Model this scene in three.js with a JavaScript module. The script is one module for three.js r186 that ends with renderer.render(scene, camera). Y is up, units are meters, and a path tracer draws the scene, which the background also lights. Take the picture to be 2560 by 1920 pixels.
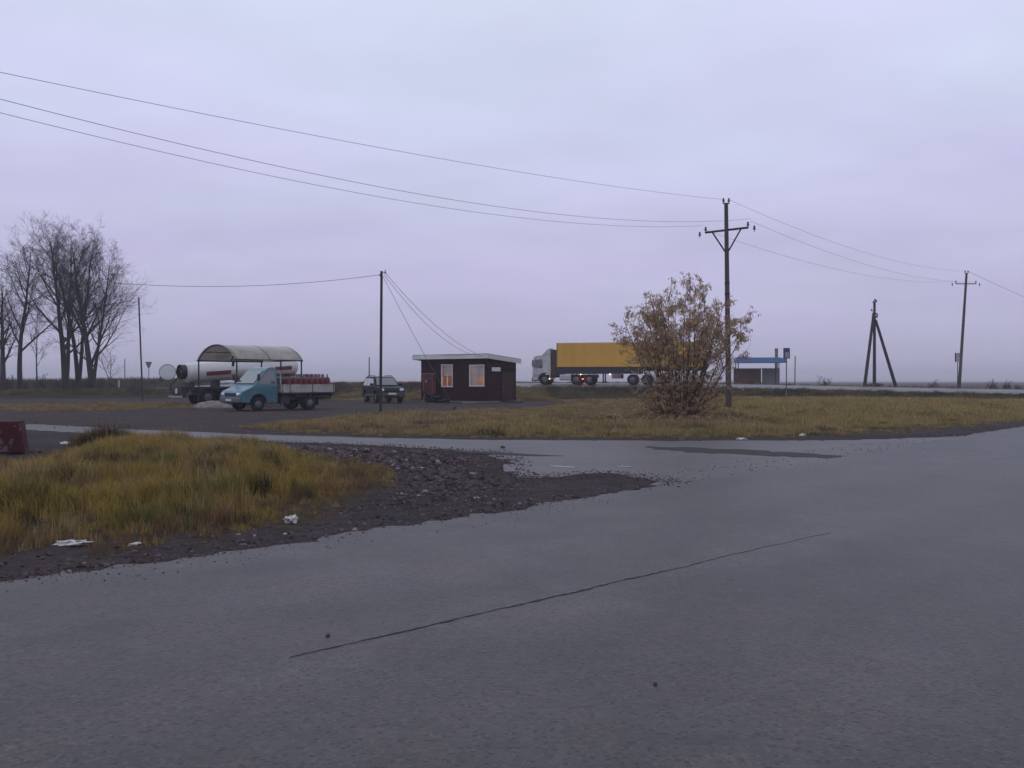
import * as THREE from 'three';
import { mergeGeometries } from 'three/addons/utils/BufferGeometryUtils.js';
import { RoundedBoxGeometry } from 'three/addons/geometries/RoundedBoxGeometry.js';
import { createNoise2D, createNoise3D } from 'simplex-noise';

// ---------------------------------------------------------------- camera, sky, sun, exposure
const scene = new THREE.Scene();
const EYE = 1.45, F = 2217, HORIZON = 952;              // focal length and horizon row on a 2560 x 1920 frame
const camera = new THREE.PerspectiveCamera(46.83, 4 / 3, 0.1, 9000);
camera.position.set(0, EYE, 0);
camera.lookAt(0, EYE - 100 * (8 / F), -100);
const renderer = new THREE.WebGLRenderer({ antialias: true });
renderer.toneMapping = THREE.LinearToneMapping;
renderer.toneMappingExposure = 1.0;
renderer.shadowMap.enabled = true;

function rngOf(seed) { let s = seed >>> 0; return () => { s = (s + 0x6D2B79F5) >>> 0; let t = s; t = Math.imul(t ^ (t >>> 15), t | 1); t ^= t + Math.imul(t ^ (t >>> 7), t | 61); return ((t ^ (t >>> 14)) >>> 0) / 4294967296; }; }
const n2 = createNoise2D(rngOf(11)), n3 = createNoise3D(rngOf(12));
const lerp = (a, b, t) => a + (b - a) * t, clamp = (v, a = 0, b = 1) => Math.min(b, Math.max(a, v));
const smooth = (a, b, v) => { const t = clamp((v - a) / (b - a)); return t * t * (3 - 2 * t); };
const fbm2 = (x, y, o = 4) => { let s = 0, a = .5; for (let i = 0; i < o; i++) { s += a * n2(x, y); x *= 2.03; y *= 2.03; a *= .5; } return s; };

// overcast dusk sky, even cloud deck
{
  const W = 1024, H = 512, data = new Float32Array(W * H * 4);
  const stops = [[-1, [.10, .095, .10]], [-.03, [.30, .29, .37]], [0.0, [.475, .46, .625]], [.06, [.53, .515, .725]], [.13, [.575, .56, .80]], [.22, [.62, .625, .87]], [.3, [.655, .685, .915]], [.4, [.70, .755, .96]], [1, [.71, .765, .96]]];
  for (let j = 0; j < H; j++) for (let i = 0; i < W; i++) {
    const v = (j + .5) / H, u = (i + .5) / W, el = (v - .5) * Math.PI, az = (u - .5) * 2 * Math.PI;
    const y = Math.sin(el), x = Math.cos(el) * Math.cos(az), z = Math.cos(el) * Math.sin(az);
    let k = 0; while (k < stops.length - 2 && y > stops[k + 1][0]) k++;
    const t = clamp((y - stops[k][0]) / (stops[k + 1][0] - stops[k][0]));
    const q = Math.max(y, .02) + .12, cx = x / q, cz = z / q;
    let c = 0;
    if (y > 0) c = .55 * n3(cx * .5 + 3, cz * .7, 1.3) + .35 * n3(cx * 1.2, cz * 1.6, 4.1) + .25 * n3(cx * 2.6, cz * 3.6, 7.7) + .12 * n3(cx * 6, cz * 8, 2.2);
    const f = 1 + .095 * c * smooth(0, .12, y), tint = .03 * n3(cx * .8, cz * 1.0, 9.2) * smooth(0, .1, y);
    const o = (j * W + i) * 4;
    for (let m = 0; m < 3; m++) data[o + m] = lerp(stops[k][1][m], stops[k + 1][1][m], t) * .965 * f * (1 + (m === 1 ? tint : -tint * .6));
    data[o + 3] = 1;
  }
  const tex = new THREE.DataTexture(data, W, H, THREE.RGBAFormat, THREE.FloatType);
  tex.mapping = THREE.EquirectangularReflectionMapping; tex.magFilter = THREE.LinearFilter; tex.minFilter = THREE.LinearFilter; tex.needsUpdate = true;
  scene.background = tex; scene.environment = tex;
}
const sun = new THREE.DirectionalLight(0xfff1e4, 0.25);
sun.position.set(-40, 110, -30); sun.castShadow = true; sun.shadow.radius = 60;
sun.shadow.camera.left = sun.shadow.camera.bottom = -120; sun.shadow.camera.right = sun.shadow.camera.top = 120; sun.shadow.camera.far = 400;
scene.add(sun);
scene.fog = new THREE.FogExp2(0xe0e0e6, 0.0009);

// ---------------------------------------------------------------- helpers
const V = (x, y, z) => new THREE.Vector3(x, y, z);
const at = (px, py, D) => V((px - 1280) / F * D, EYE + (HORIZON - py) / F * D, -D);
const taken = new Map();
function numbered(name) { const n = taken.get(name) || 0; taken.set(name, n + 1); return n ? name + '_' + String(n).padStart(3, '0') : name; }
function clean(g) {
  g = g.index ? g.toNonIndexed() : g;
  for (const k of Object.keys(g.attributes)) if (!['position', 'normal', 'uv'].includes(k)) g.deleteAttribute(k);
  if (!g.attributes.normal) g.computeVertexNormals();
  if (!g.attributes.uv) g.setAttribute('uv', new THREE.BufferAttribute(new Float32Array(g.attributes.position.count * 2), 2));
  return g;
}
const merge = gs => { const a = (Array.isArray(gs) ? gs : [gs]).map(clean); return a.length === 1 ? a[0] : mergeGeometries(a); };
function mesh(name, geos, m, parent = scene) {
  const o = new THREE.Mesh(Array.isArray(geos) ? merge(geos) : geos, m); o.castShadow = o.receiveShadow = true;
  o.name = parent === scene ? numbered(name) : name; parent.add(o); return o;
}
function tag(o, label, category, group) { o.userData.label = label; o.userData.category = category; if (group) o.userData.group = group; return o; }
function thing(name, label, category, pos, ry = 0, group) {
  const g = new THREE.Group(); g.name = numbered(name); scene.add(g); g.position.copy(pos); g.rotation.y = ry; return tag(g, label, category, group);
}
function sub(name, parent, pos) { const g = new THREE.Group(); g.name = name; parent.add(g); if (pos) g.position.copy(pos); return g; }
function structure(o) { o.userData.kind = 'structure'; return o; }
function stuff(o, label, category) { o.userData.kind = 'stuff'; if (label) { o.userData.label = label; o.userData.category = category; } return o; }
function box(w, h, d, x = 0, y = 0, z = 0, rx = 0, ry = 0, rz = 0, r = 0) {
  const g = r ? new RoundedBoxGeometry(w, h, d, 2, r) : new THREE.BoxGeometry(w, h, d);
  g.applyMatrix4(new THREE.Matrix4().makeRotationFromEuler(new THREE.Euler(rx, ry, rz))); g.translate(x, y, z); return g;
}
function rod(a, b, r0, r1 = r0, n = 8) {
  const d = b.clone().sub(a), L = d.length(), g = new THREE.CylinderGeometry(r1, r0, L, n);
  g.applyQuaternion(new THREE.Quaternion().setFromUnitVectors(V(0, 1, 0), d.normalize())); g.translate((a.x + b.x) / 2, (a.y + b.y) / 2, (a.z + b.z) / 2); return g;
}
const bar = (a, b, w, h = w) => { const d = b.clone().sub(a), L = d.length(), g = new THREE.BoxGeometry(w, L, h); g.applyQuaternion(new THREE.Quaternion().setFromUnitVectors(V(0, 1, 0), d.normalize())); g.translate((a.x + b.x) / 2, (a.y + b.y) / 2, (a.z + b.z) / 2); return g; };
const tube = (pts, r, seg = 40, n = 6) => new THREE.TubeGeometry(new THREE.CatmullRomCurve3(pts), seg, r, n);
const lathe = (pts, n = 24) => new THREE.LatheGeometry(pts.map(p => new THREE.Vector2(p[0], p[1])), n);
// side profile (x forward, y up) given thickness across z, edges bevelled; s(y) narrows it with height
function slab(pts, hw, b = .03, narrow = null, arcs = []) {
  const s = new THREE.Shape(); s.moveTo(pts[0][0], pts[0][1]);
  for (const p of pts.slice(1)) p.length === 2 ? s.lineTo(p[0], p[1]) : s.absarc(p[0], p[1], p[2], p[3], p[4], p[5]);
  s.closePath();
  const g = new THREE.ExtrudeGeometry(s, { depth: 2 * (hw - b), bevelEnabled: b > 0, bevelThickness: b, bevelSize: b, bevelOffset: -b, bevelSegments: 2, curveSegments: 10 });
  g.translate(0, 0, -(hw - b));
  if (narrow) { const p = g.attributes.position; for (let i = 0; i < p.count; i++) p.setZ(i, p.getZ(i) * narrow(p.getY(i))); g.computeVertexNormals(); }
  return g;
}
// thin panel on one side of a body: polygon in x,y standing from z0 to z1
function sidePanel(pts, z0, z1, narrow = null) {
  const s = new THREE.Shape(pts.map(p => new THREE.Vector2(p[0], p[1])));
  const g = new THREE.ExtrudeGeometry(s, { depth: Math.abs(z1 - z0), bevelEnabled: false }); g.translate(0, 0, Math.min(z0, z1));
  if (narrow) { const p = g.attributes.position; for (let i = 0; i < p.count; i++) p.setZ(i, p.getZ(i) * narrow(p.getY(i))); g.computeVertexNormals(); }
  return g;
}
// plate through four corners (counter-clockwise from outside) with thickness t outwards
function plate(a, b, c, d, t) {
  const n = b.clone().sub(a).cross(d.clone().sub(a)).normalize().multiplyScalar(t);
  const q = [a, b, c, d, a.clone().add(n), b.clone().add(n), c.clone().add(n), d.clone().add(n)];
  const f = [[4, 5, 6, 7], [1, 0, 3, 2], [0, 1, 5, 4], [1, 2, 6, 5], [2, 3, 7, 6], [3, 0, 4, 7]], pos = [];
  for (const k of f) for (const i of [0, 1, 2, 0, 2, 3]) { const p = q[k[i]]; pos.push(p.x, p.y, p.z); }
  const g = new THREE.BufferGeometry(); g.setAttribute('position', new THREE.Float32BufferAttribute(pos, 3)); g.computeVertexNormals(); return g;
}
function mat(r, g, b, rough = .8, metal = 0, extra = {}) { if (rough >= .7 && metal === 0) extra = { specularIntensity: .25, ...extra, physical: true }; const C = extra.physical ? THREE.MeshPhysicalMaterial : THREE.MeshStandardMaterial; const e = { ...extra }; delete e.physical; const m = new C({ roughness: rough, metalness: metal, ...e }); m.color.setRGB(r, g, b); return m; }
function tileTexture(N, fn, srgb = true) {           // fn(u,v) -> [r,g,b] in 0..1 display values, tiling handled by fn
  const d = new Uint8Array(N * N * 4);
  for (let j = 0; j < N; j++) for (let i = 0; i < N; i++) { const c = fn(i / N, j / N, i, j), o = (j * N + i) * 4; d[o] = clamp(c[0]) * 255; d[o + 1] = clamp(c[1]) * 255; d[o + 2] = clamp(c[2]) * 255; d[o + 3] = 255; }
  const t = new THREE.DataTexture(d, N, N); t.wrapS = t.wrapT = THREE.RepeatWrapping; t.magFilter = THREE.LinearFilter; t.minFilter = THREE.LinearMipmapLinearFilter; t.generateMipmaps = true; if (srgb) t.colorSpace = THREE.SRGBColorSpace; t.needsUpdate = true; return t;
}
// seamless noise on a torus-like blend
const tn = (u, v, f, s = 0) => { const x = u * f, y = v * f; const a = n3(x, y, s), b = n3(x - f, y, s), c = n3(x, y - f, s), d = n3(x - f, y - f, s); return lerp(lerp(a, b, u), lerp(c, d, u), v) * 1.25; };

// grime multiplier used on painted metal, concrete, timber
const grime = tileTexture(256, (u, v) => { const k = .86 + .10 * tn(u, v, 5, 2) + .07 * tn(u, v, 19, 3) + .05 * tn(u, v, 60, 4); return [k, k * .99, k * .97]; });
grime.repeat.set(.23, .23);
const tarpMap = tileTexture(256, (u, v) => { const k = .93 + .03 * n2(u * 5 + 3, v * .6) * Math.sin(u * 3.1416) + .02 * tn(u, v, 4, 41) + .02 * tn(u, v, 17, 42); return [k, k, k]; }); tarpMap.repeat.set(.16, .16);
const sidingBump = tileTexture(256, (u, v) => { const f = (v * 7) % 1, k = f < .1 ? f * 5 : .5 + .5 * f + .05 * n2(u * 30, v * 140); return [k, k, k]; }, false);
const boards = tileTexture(256, (u, v) => { const k = .80 + .13 * tn(u, v, 3, 5) + .10 * n2(u * 4, v * 90) * .8 + .06 * tn(u, v, 40, 6); return [k, k * .97, k * .95]; });
const hash = (i, j, s) => { let h = (Math.imul(i, 374761393) + Math.imul(j, 668265263) + Math.imul(s, 974634777)) | 0; h = Math.imul(h ^ (h >>> 13), 1274126177); return ((h ^ (h >>> 16)) >>> 0) / 4294967296; };
const asphaltMap = (() => {
  const C = 256, coarse = new Float32Array(C * C), tintA = new Float32Array(C * C);
  for (let j = 0; j < C; j++) for (let i = 0; i < C; i++) { const u = i / C, v = j / C; coarse[j * C + i] = .07 * tn(u, v, 3, 8) + .06 * tn(u, v, 9, 9) + .05 * tn(u, v, 31, 10); tintA[j * C + i] = .03 * tn(u, v, 14, 17) + .02 * tn(u, v, 40, 18); }
  const N = 2048, look = (A, i, j) => { const x = i * C / N, y = j * C / N, x0 = Math.floor(x), y0 = Math.floor(y), fx = x - x0, fy = y - y0, a = A[y0 * C + x0], b = A[y0 * C + (x0 + 1) % C], c = A[((y0 + 1) % C) * C + x0], d = A[((y0 + 1) % C) * C + (x0 + 1) % C]; return lerp(lerp(a, b, fx), lerp(c, d, fx), fy); };
  return tileTexture(N, (u, v, i, j) => {
    const g = hash(i >> 1, j >> 1, 1) * .45 + hash(i, j, 2) * .25 + hash(i >> 3, j >> 3, 4) * .3, big = hash(i >> 2, j >> 2, 3), k = .80 + look(coarse, i, j) + .42 * (g - .5) + (big > .93 ? .18 : big < .07 ? -.24 : 0), t = look(tintA, i, j);
    return [k * (1 + t), k * .992, k * (1.012 - t)];
  });
})();
asphaltMap.repeat.set(1 / 9, 1 / 9);
const grainMap = tileTexture(512, (u, v, i, j) => { const s = (Math.sin(i * 91.7 + j * 217.3) * 43758.5453) % 1, k = .80 + .10 * tn(u, v, 12, 14) + .12 * tn(u, v, 50, 15) + .16 * s; return [k, k, k]; });
grainMap.repeat.set(1 / 3, 1 / 3);

const M = {
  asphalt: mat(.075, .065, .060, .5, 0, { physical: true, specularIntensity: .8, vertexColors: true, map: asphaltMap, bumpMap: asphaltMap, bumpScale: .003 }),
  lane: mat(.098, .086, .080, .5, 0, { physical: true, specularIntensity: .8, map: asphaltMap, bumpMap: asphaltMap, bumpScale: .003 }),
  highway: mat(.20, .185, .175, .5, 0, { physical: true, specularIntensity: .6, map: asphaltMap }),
  tar: mat(.056, .048, .047, .9),
  mud: mat(.052, .043, .041, .7, 0, { map: grainMap }),
  rubber: mat(.018, .018, .02, .85), darkMetal: mat(.03, .03, .034, .55, .4), blackPlastic: mat(.022, .022, .025, .6),
  steelPole: mat(.04, .038, .042, .6, .5), rim: mat(.13, .125, .125, .6, .3), chrome: mat(.5, .5, .5, .2, 1),
  glass: mat(.02, .025, .03, .04, 0, { physical: true, clearcoat: 1, clearcoatRoughness: .03, ior: 1.9 }),
  bluePaint: mat(.045, .19, .25, .35, 0, { physical: true, clearcoat: .5, clearcoatRoughness: .25, map: grime }),
  whitePaint: mat(.66, .66, .67, .4, 0, { map: grime }), greyBoard: mat(.47, .45, .44, .6, 0, { map: grime }),
  redPaint: mat(.15, .02, .026, .5, 0, { map: grime }), darkRed: mat(.16, .022, .035, .55),
  lampLens: mat(.75, .75, .75, .12, 0, { physical: true, clearcoat: 1 }),
  concrete: mat(.26, .25, .25, .9, 0, { map: grime }), wire: mat(.09, .085, .09, .6), porcelain: mat(.05, .045, .05, .3),
  hutWall: mat(.052, .020, .021, .75, 0, { map: boards, bumpMap: sidingBump, bumpScale: .02 }), hutDoor: mat(.075, .040, .033, .7, 0, { map: boards }), fascia: mat(.85, .84, .84, .6, 0, { map: grime }), felt: mat(.035, .033, .035, .9),
  interior: mat(.62, .48, .40, .8), curtain: mat(.62, .60, .60, .95, 0, { physical: true, transmission: .10, thickness: 0, side: THREE.DoubleSide }),
  pane: mat(.95, .95, .95, .02, 0, { physical: true, transmission: 1, thickness: 0, ior: 1.5 }),
  yellowTarp: mat(.76, .41, .045, .6, 0, { map: tarpMap, bumpMap: tarpMap, bumpScale: .05 }), navy: mat(.012, .014, .024, .55), maroon: mat(.09, .05, .04, .7), silver: mat(.5, .5, .52, .35, .7),
  polycarb: mat(.46, .43, .36, .5, 0, { physical: true, transmission: .42, thickness: 0, side: THREE.DoubleSide, map: grime }),
  suv: mat(.004, .005, .006, .5, 0, { physical: true, clearcoat: .05, clearcoatRoughness: .15, specularIntensity: .25 }), plateWhite: mat(.6, .6, .6, .5),
  bark: mat(.042, .034, .032, .95), twig: mat(.055, .045, .042, .95), bushBark: mat(.13, .085, .065, .9),
  sand: mat(.33, .29, .26, .95, 0, { map: grainMap }), stone: mat(.078, .063, .063, .9),
  blueRoof: mat(.10, .21, .42, .45), brick: mat(.17, .09, .075, .9, 0, { map: grime }), signBlue: mat(.035, .05, .13, .5),
  tankWhite: mat(.74, .74, .75, .35, 0, { map: grime }), lidGrey: mat(.66, .69, .69, .5, 0, { physical: true, transmission: .45, thickness: 0 }), plastic: mat(.48, .46, .44, .6),
};

// ---------------------------------------------------------------- plan of the place (X to the right, D away from the camera, metres)
const roadLeft = [[-44, -34], [-20, -10.6], [-8, 1.9], [-3.64, 6.3], [-2.39, 7.4], [-.34, 9.5], [.9, 10.9], [5.2, 15.6], [11.5, 22.9], [16.1, 27.95], [24, 36.6], [36, 50]];
const roadRight = [[43, 43.5], [30.9, 30], [23, 21.4], [11.9, 9.6], [6.6, 2.9], [-1.1, -4.6], [-13, -17.2], [-37, -40.6]];
const rag = (pts, amp, step, seed) => {               // resampled outline with a ragged edge
  const out = []; for (let i = 0; i < pts.length - 1; i++) { const [a, b] = [pts[i], pts[i + 1]], L = Math.hypot(b[0] - a[0], b[1] - a[1]), n = Math.max(1, Math.round(L / step)); for (let k = 0; k < n; k++) { const t = k / n, x = lerp(a[0], b[0], t), d = lerp(a[1], b[1], t), w = amp * (n2(x * 1.7 + seed, d * 1.7) + .8 * n2(x * 5, d * 5 + seed)); out.push([x - w * (b[1] - a[1]) / L, d + w * (b[0] - a[0]) / L]); } }
  out.push(pts[pts.length - 1]); return out;
};
const roadPoly = [...rag(roadLeft, .07, .35, 3), ...rag(roadRight, .07, 1, 5)];
const lanePoly = [...rag([[-16, 29.6], [-11.7, 26.6], [-6.87, 23.8], [-3.6, 22.5], [-.78, 21.7], [3.83, 21.3], [8.4, 21.6], [11.0, 22.8], [11.8, 23.0]], .09, .35, 8), ...rag([[12.4, 22.6], [2.9, 11.9], [2.1, 12.0], [1.95, 13.0], [1.5, 13.8], [1.05, 13.6], [.6, 13.2], [.1, 13.3], [-.15, 14.4], [-.12, 16.1], [-.65, 18.0], [-3.36, 19.95], [-7.06, 21.75], [-11.5, 24.3], [-16, 27.2]], .10, .35, 9)];
const moundPoly = [[-4.14, 7.17], [-3.36, 7.6], [-2.49, 8.62], [-1.95, 10.2], [-1.7, 11.8], [-1.75, 12.96], [-2.13, 14.75], [-3.1, 16.2], [-4.1, 17.6], [-5.9, 19.4], [-8.2, 20.6], [-9.6, 21], [-9.4, 18.6], [-8.6, 15.6], [-8.2, 13.8], [-10.6, 13], [-16, 11], [-18, -6], [-11.5, -.5], [-7, 4.1]];
const islandPoly = [[-8.9, 27.6], [-8.3, 31], [-7, 35], [-5.0, 38.2], [-1.45, 40.6], [1.2, 46], [3.4, 58], [2.2, 70], [12, 72], [26, 66], [40, 50], [33, 49], [22, 36.6], [14.4, 28.2], [10, 24.2], [7, 22.6], [3.8, 22.1], [-.78, 22.5], [-3.8, 23.4], [-6.6, 25.0]];
function inPoly(p, x, y) { let c = false; for (let i = 0, j = p.length - 1; i < p.length; j = i++) { if ((p[i][1] > y) !== (p[j][1] > y) && x < (p[j][0] - p[i][0]) * (y - p[i][1]) / (p[j][1] - p[i][1]) + p[i][0]) c = !c; } return c; }
function edgeDist(p, x, y) { let m = 1e9; for (let i = 0, j = p.length - 1; i < p.length; j = i++) { const ax = p[j][0], ay = p[j][1], bx = p[i][0] - ax, by = p[i][1] - ay, t = clamp(((x - ax) * bx + (y - ay) * by) / (bx * bx + by * by || 1)); m = Math.min(m, Math.hypot(x - ax - t * bx, y - ay - t * by)); } return inPoly(p, x, y) ? m : -m; }
// highway on its low bank: near edge D and height by X
const hw = [[-400, 20, .0], [-120, 60, .25], [-43.9, 76, .56], [-31.7, 80, .76], [-14.1, 81.5, .86], [.7, 79.3, .88], [15.8, 75.6, .86], [25.9, 69.5, .68], [34.6, 61.5, .47], [60, 40, .15], [130, -20, .0]];
const hwAt = x => { let i = 0; while (i < hw.length - 2 && x > hw[i + 1][0]) i++; const t = clamp((x - hw[i][0]) / (hw[i + 1][0] - hw[i][0])); return [lerp(hw[i][1], hw[i + 1][1], t), lerp(hw[i][2], hw[i + 1][2], t)]; };
const hwSmooth = x => { let d = 0, y = 0; for (let k = -3; k <= 3; k++) { const a = hwAt(x + k * 2.2); d += a[0] / 7; y += a[1] / 7; } return [d, y]; };
const HWW = 9.2, HWS = .36;
const slopeAt = x => HWS * smooth(-37, -27, x);
const roadY = (x, D) => { const [d, y] = hwSmooth(x); return y + slopeAt(x) * (D - d) / HWW; };
function height(x, D) {
  const [dn, yn] = hwSmooth(x), g = dn - D;
  let h;
  if (g > 8) h = 0; else if (g > .6) h = yn * (1 - smooth(.6, 8, g)); else if (g > -HWW - .8) h = yn + slopeAt(x) * clamp(-g / HWW);
  else h = (yn + slopeAt(x)) * (1 - smooth(.8, 26, -g - HWW)) + .92 * (1 - smooth(-36, -31, x)) * smooth(.8, 4, -g - HWW) * (1 - smooth(12, 40, -g - HWW));
  if (g > .6 && g < 5) h += .40 * smooth(-19, -15, x) * (1 - smooth(-5, -2, x)) * smooth(.6, 1.6, g) * (1 - smooth(2.4, 5, g));
  if (g < .3 && g > -HWW - .3) return h - .07;
  if (g <= 8) return h + .05 * n2(x * .35, D * .35);
  const near = x > -60 && x < 60 && D < 62;
  if (near) {
    const r = edgeDist(roadPoly0, x, D), l = edgeDist(lanePoly0, x, D), ins = Math.max(r, l); if (ins > .55) return -.03;
    const m = edgeDist(moundPoly, x, D), isl = edgeDist(islandPoly, x, D);
    h += .016 * n2(x * 2.1, D * 2.1) + .008 * n2(x * .7 + 9, D * .7);
    if (ins > -.1) return lerp(h, -.03, smooth(.12, .55, ins));
    if (m > 0) h += smooth(0, 2.6, m) * (.20 + .10 * n2(x * .4, D * .4)) + .03 * smooth(0, .5, m) * n2(x * 1.4, D * 1.4);
    if (isl > 0) h += smooth(0, 2.5, isl) * (.07 + .06 * n2(x * .25, D * .25));
    const rub = edgeDist(rubblePoly, x, D); if (rub > 0) h += smooth(0, 1.2, rub) * (.05 + .05 * fbm2(x * 1.1, D * 1.1, 3));
  }
  return h;
}
const rubblePoly = [[-2.3, 9.4], [-.4, 10.4], [.3, 12.4], [-.4, 14.5], [-.5, 16.6], [-1.1, 17.7], [-3.6, 19.3], [-6.6, 20.9], [-5.5, 18.6], [-3.2, 15.9], [-1.9, 13.6], [-1.6, 11]];
const roadPoly0 = [...roadLeft, ...roadRight];
const lanePoly0 = [[-16, 29.6], [-11.7, 26.6], [-6.87, 23.8], [-3.6, 22.5], [-.78, 21.7], [3.83, 21.3], [8.4, 21.6], [11.8, 23.0], [2.9, 11.9], [2.1, 12.0], [1.95, 13.0], [1.5, 13.8], [1.05, 13.6], [.6, 13.2], [.1, 13.3], [-.12, 16.1], [-.65, 18.0], [-3.36, 19.95], [-7.06, 21.75], [-11.5, 24.3], [-16, 27.2]];
const wild = (x, D) => [x + .45 * n2(x * .8, D * .8) + .18 * n2(x * 3, D * 3 + 9), D + .6 * n2(x * .8 + 40, D * .8) + .18 * n2(x * 3 + 17, D * 3)];
// how much grass grows at a spot, 0..1
function grassiness(x, D) {
  const [wx, wd] = wild(x, D), [dn] = hwSmooth(x), g = dn - D;
  if (g < .8 && g > -HWW - 1) return 0;
  if (g <= -HWW - 1) return .8;
  if (inPoly(roadPoly0, x, D) || inPoly(lanePoly0, x, D)) return 0;
  if (g <= 8) return .85;
  if (inPoly(moundPoly, wx, wd) || inPoly(islandPoly, wx, wd)) return 1;
  if (Math.hypot((x + 24) / 7.5, (D - 50) / 8) + .25 * n2(x * .3, D * .3) < 1) return .55;
  if (x > -15 && x < 3 && D > 63.5) return .8;
  if (x < -15 && D > 70) return .25;
  const side = (x - D) * .69; if (x - 7.5 > (D - 2.9) * .98 + 5) return .9;
  return 0;
}

// ---------------------------------------------------------------- ground
{
  const xs = [], ds = [];
  for (let x = -34; x <= 34.001; x += .25) xs.push(x);
  for (let s = .5, x = 34; x < 1300; s *= 1.13) { x += s; xs.push(x); xs.unshift(-x); }
  for (let d = 4; d <= 30; d += .2) ds.push(d);
  for (let d = 30.35; d <= 104; d += .45) ds.push(d);
  for (let s = .7, d = 104; d < 1500; s *= 1.15) { d += s; ds.push(d); }
  for (let s = .3, d = 4; d > -400; s *= 1.3) { d -= s; ds.unshift(d); }
  const nx = xs.length, nd = ds.length, pos = new Float32Array(nx * nd * 3), col = new Float32Array(nx * nd * 3), uv = new Float32Array(nx * nd * 2), idx = [];
  const gravel = [.064, .053, .055], lot = [.085, .066, .064], soil = [.07, .052, .028], field = [.075, .062, .048], bank = [.05, .042, .03], rust = [.085, .054, .046];
  for (let j = 0; j < nd; j++) for (let i = 0; i < nx; i++) {
    const x = xs[i], D = ds[j], k = j * nx + i; pos.set([x, height(x, D), -D], k * 3); uv.set([x, D], k * 2);
    const [dn] = hwSmooth(x), g = dn - D; let c;
    if (g < -HWW - 1 || D > 120 || Math.abs(x) > 70) c = field; else if (g < 8) c = bank; else { const q = grassiness(x, D); c = q > .5 ? soil : q > .2 ? soil : D > 24 ? lot : gravel; }
    const m = fbm2(x * .23 + 5, D * .23, 4), m2 = n2(x * 2.1, D * 2.1), f = 1 + .22 * m + .13 * m2; let cc = c.map(v => v * f);
    if (c === gravel || c === lot) { const t = clamp(.5 + 1.2 * fbm2(x * .5 + 30, D * .5, 3)) * .35; cc = cc.map((v, a) => lerp(v, rust[a] * f, t)); }
    col.set(cc, k * 3);
  }
  for (let j = 0; j < nd - 1; j++) for (let i = 0; i < nx - 1; i++) { const a = j * nx + i, b = a + 1, c = a + nx, d = c + 1; idx.push(a, b, d, a, d, c); }
  const g = new THREE.BufferGeometry(); g.setAttribute('position', new THREE.BufferAttribute(pos, 3)); g.setAttribute('color', new THREE.BufferAttribute(col, 3)); g.setAttribute('uv', new THREE.BufferAttribute(uv, 2)); g.setIndex(idx); g.computeVertexNormals();
  const m = new THREE.MeshPhysicalMaterial({ vertexColors: true, roughness: .95, specularIntensity: .2, map: grainMap, bumpMap: grainMap, bumpScale: .02 });
  structure(mesh('ground', g, m));
}
function sheet(name, poly, y, thick, m, parent) {
  const s = new THREE.Shape(poly.map(p => new THREE.Vector2(p[0], p[1])));
  const g = new THREE.ExtrudeGeometry(s, { depth: thick, bevelEnabled: false });
  g.rotateX(-Math.PI / 2); g.translate(0, y - thick, 0); return mesh(name, g, m, parent);
}
const road = (() => {                                   // strip along the road: worn bands and stains are in its vertex colours
  const L = rag(roadLeft, .11, .16, 3), n = L.length, A = 44, pos = [], uv = [], col = [], idx = [];
  for (let i = 0; i < n; i++) for (let k = 0; k <= A + 1; k++) {
    const f = Math.min(1, k / A), w = 9.55, x = L[i][0] + f * w * .727, D = L[i][1] - f * w * .687, y = k === A + 1 ? -.05 : .016;
    pos.push(x, k === 0 ? .012 : y, -D); uv.push(x, D);
    const a = (x * .69 + D * .724), c = f * w, band = .08 * Math.cos((c - 1.5) * 3.6) * (c < 3.6 ? 1 : .6), old = c > 3.35 ? -.07 : .05;
    const v = 1 + band + old + .20 * fbm2(c * .9, a * .16, 3) + .16 * fbm2(c * 2.2 + 9, a * 1.1, 3) - .25 * smooth(.45, .75, n2(c * .8 + 3, a * .35 + 5)) ; col.push(v, v * (1 - .01 * n2(c, a * .5)), v);
  }
  const m = A + 2; for (let i = 0; i < n - 1; i++) for (let k = 0; k < m - 1; k++) { const a = i * m + k, b = a + 1, c = a + m, d = c + 1; idx.push(a, b, d, a, d, c); }
  const g = new THREE.BufferGeometry(); g.setAttribute('position', new THREE.Float32BufferAttribute(pos, 3)); g.setAttribute('uv', new THREE.Float32BufferAttribute(uv, 2)); g.setAttribute('color', new THREE.Float32BufferAttribute(col, 3)); g.setIndex(idx); g.computeVertexNormals();
  return structure(mesh('road', g, M.asphalt));
})();
const lane = structure(sheet('entrance_lane', lanePoly, .008, .05, M.lane));
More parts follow.
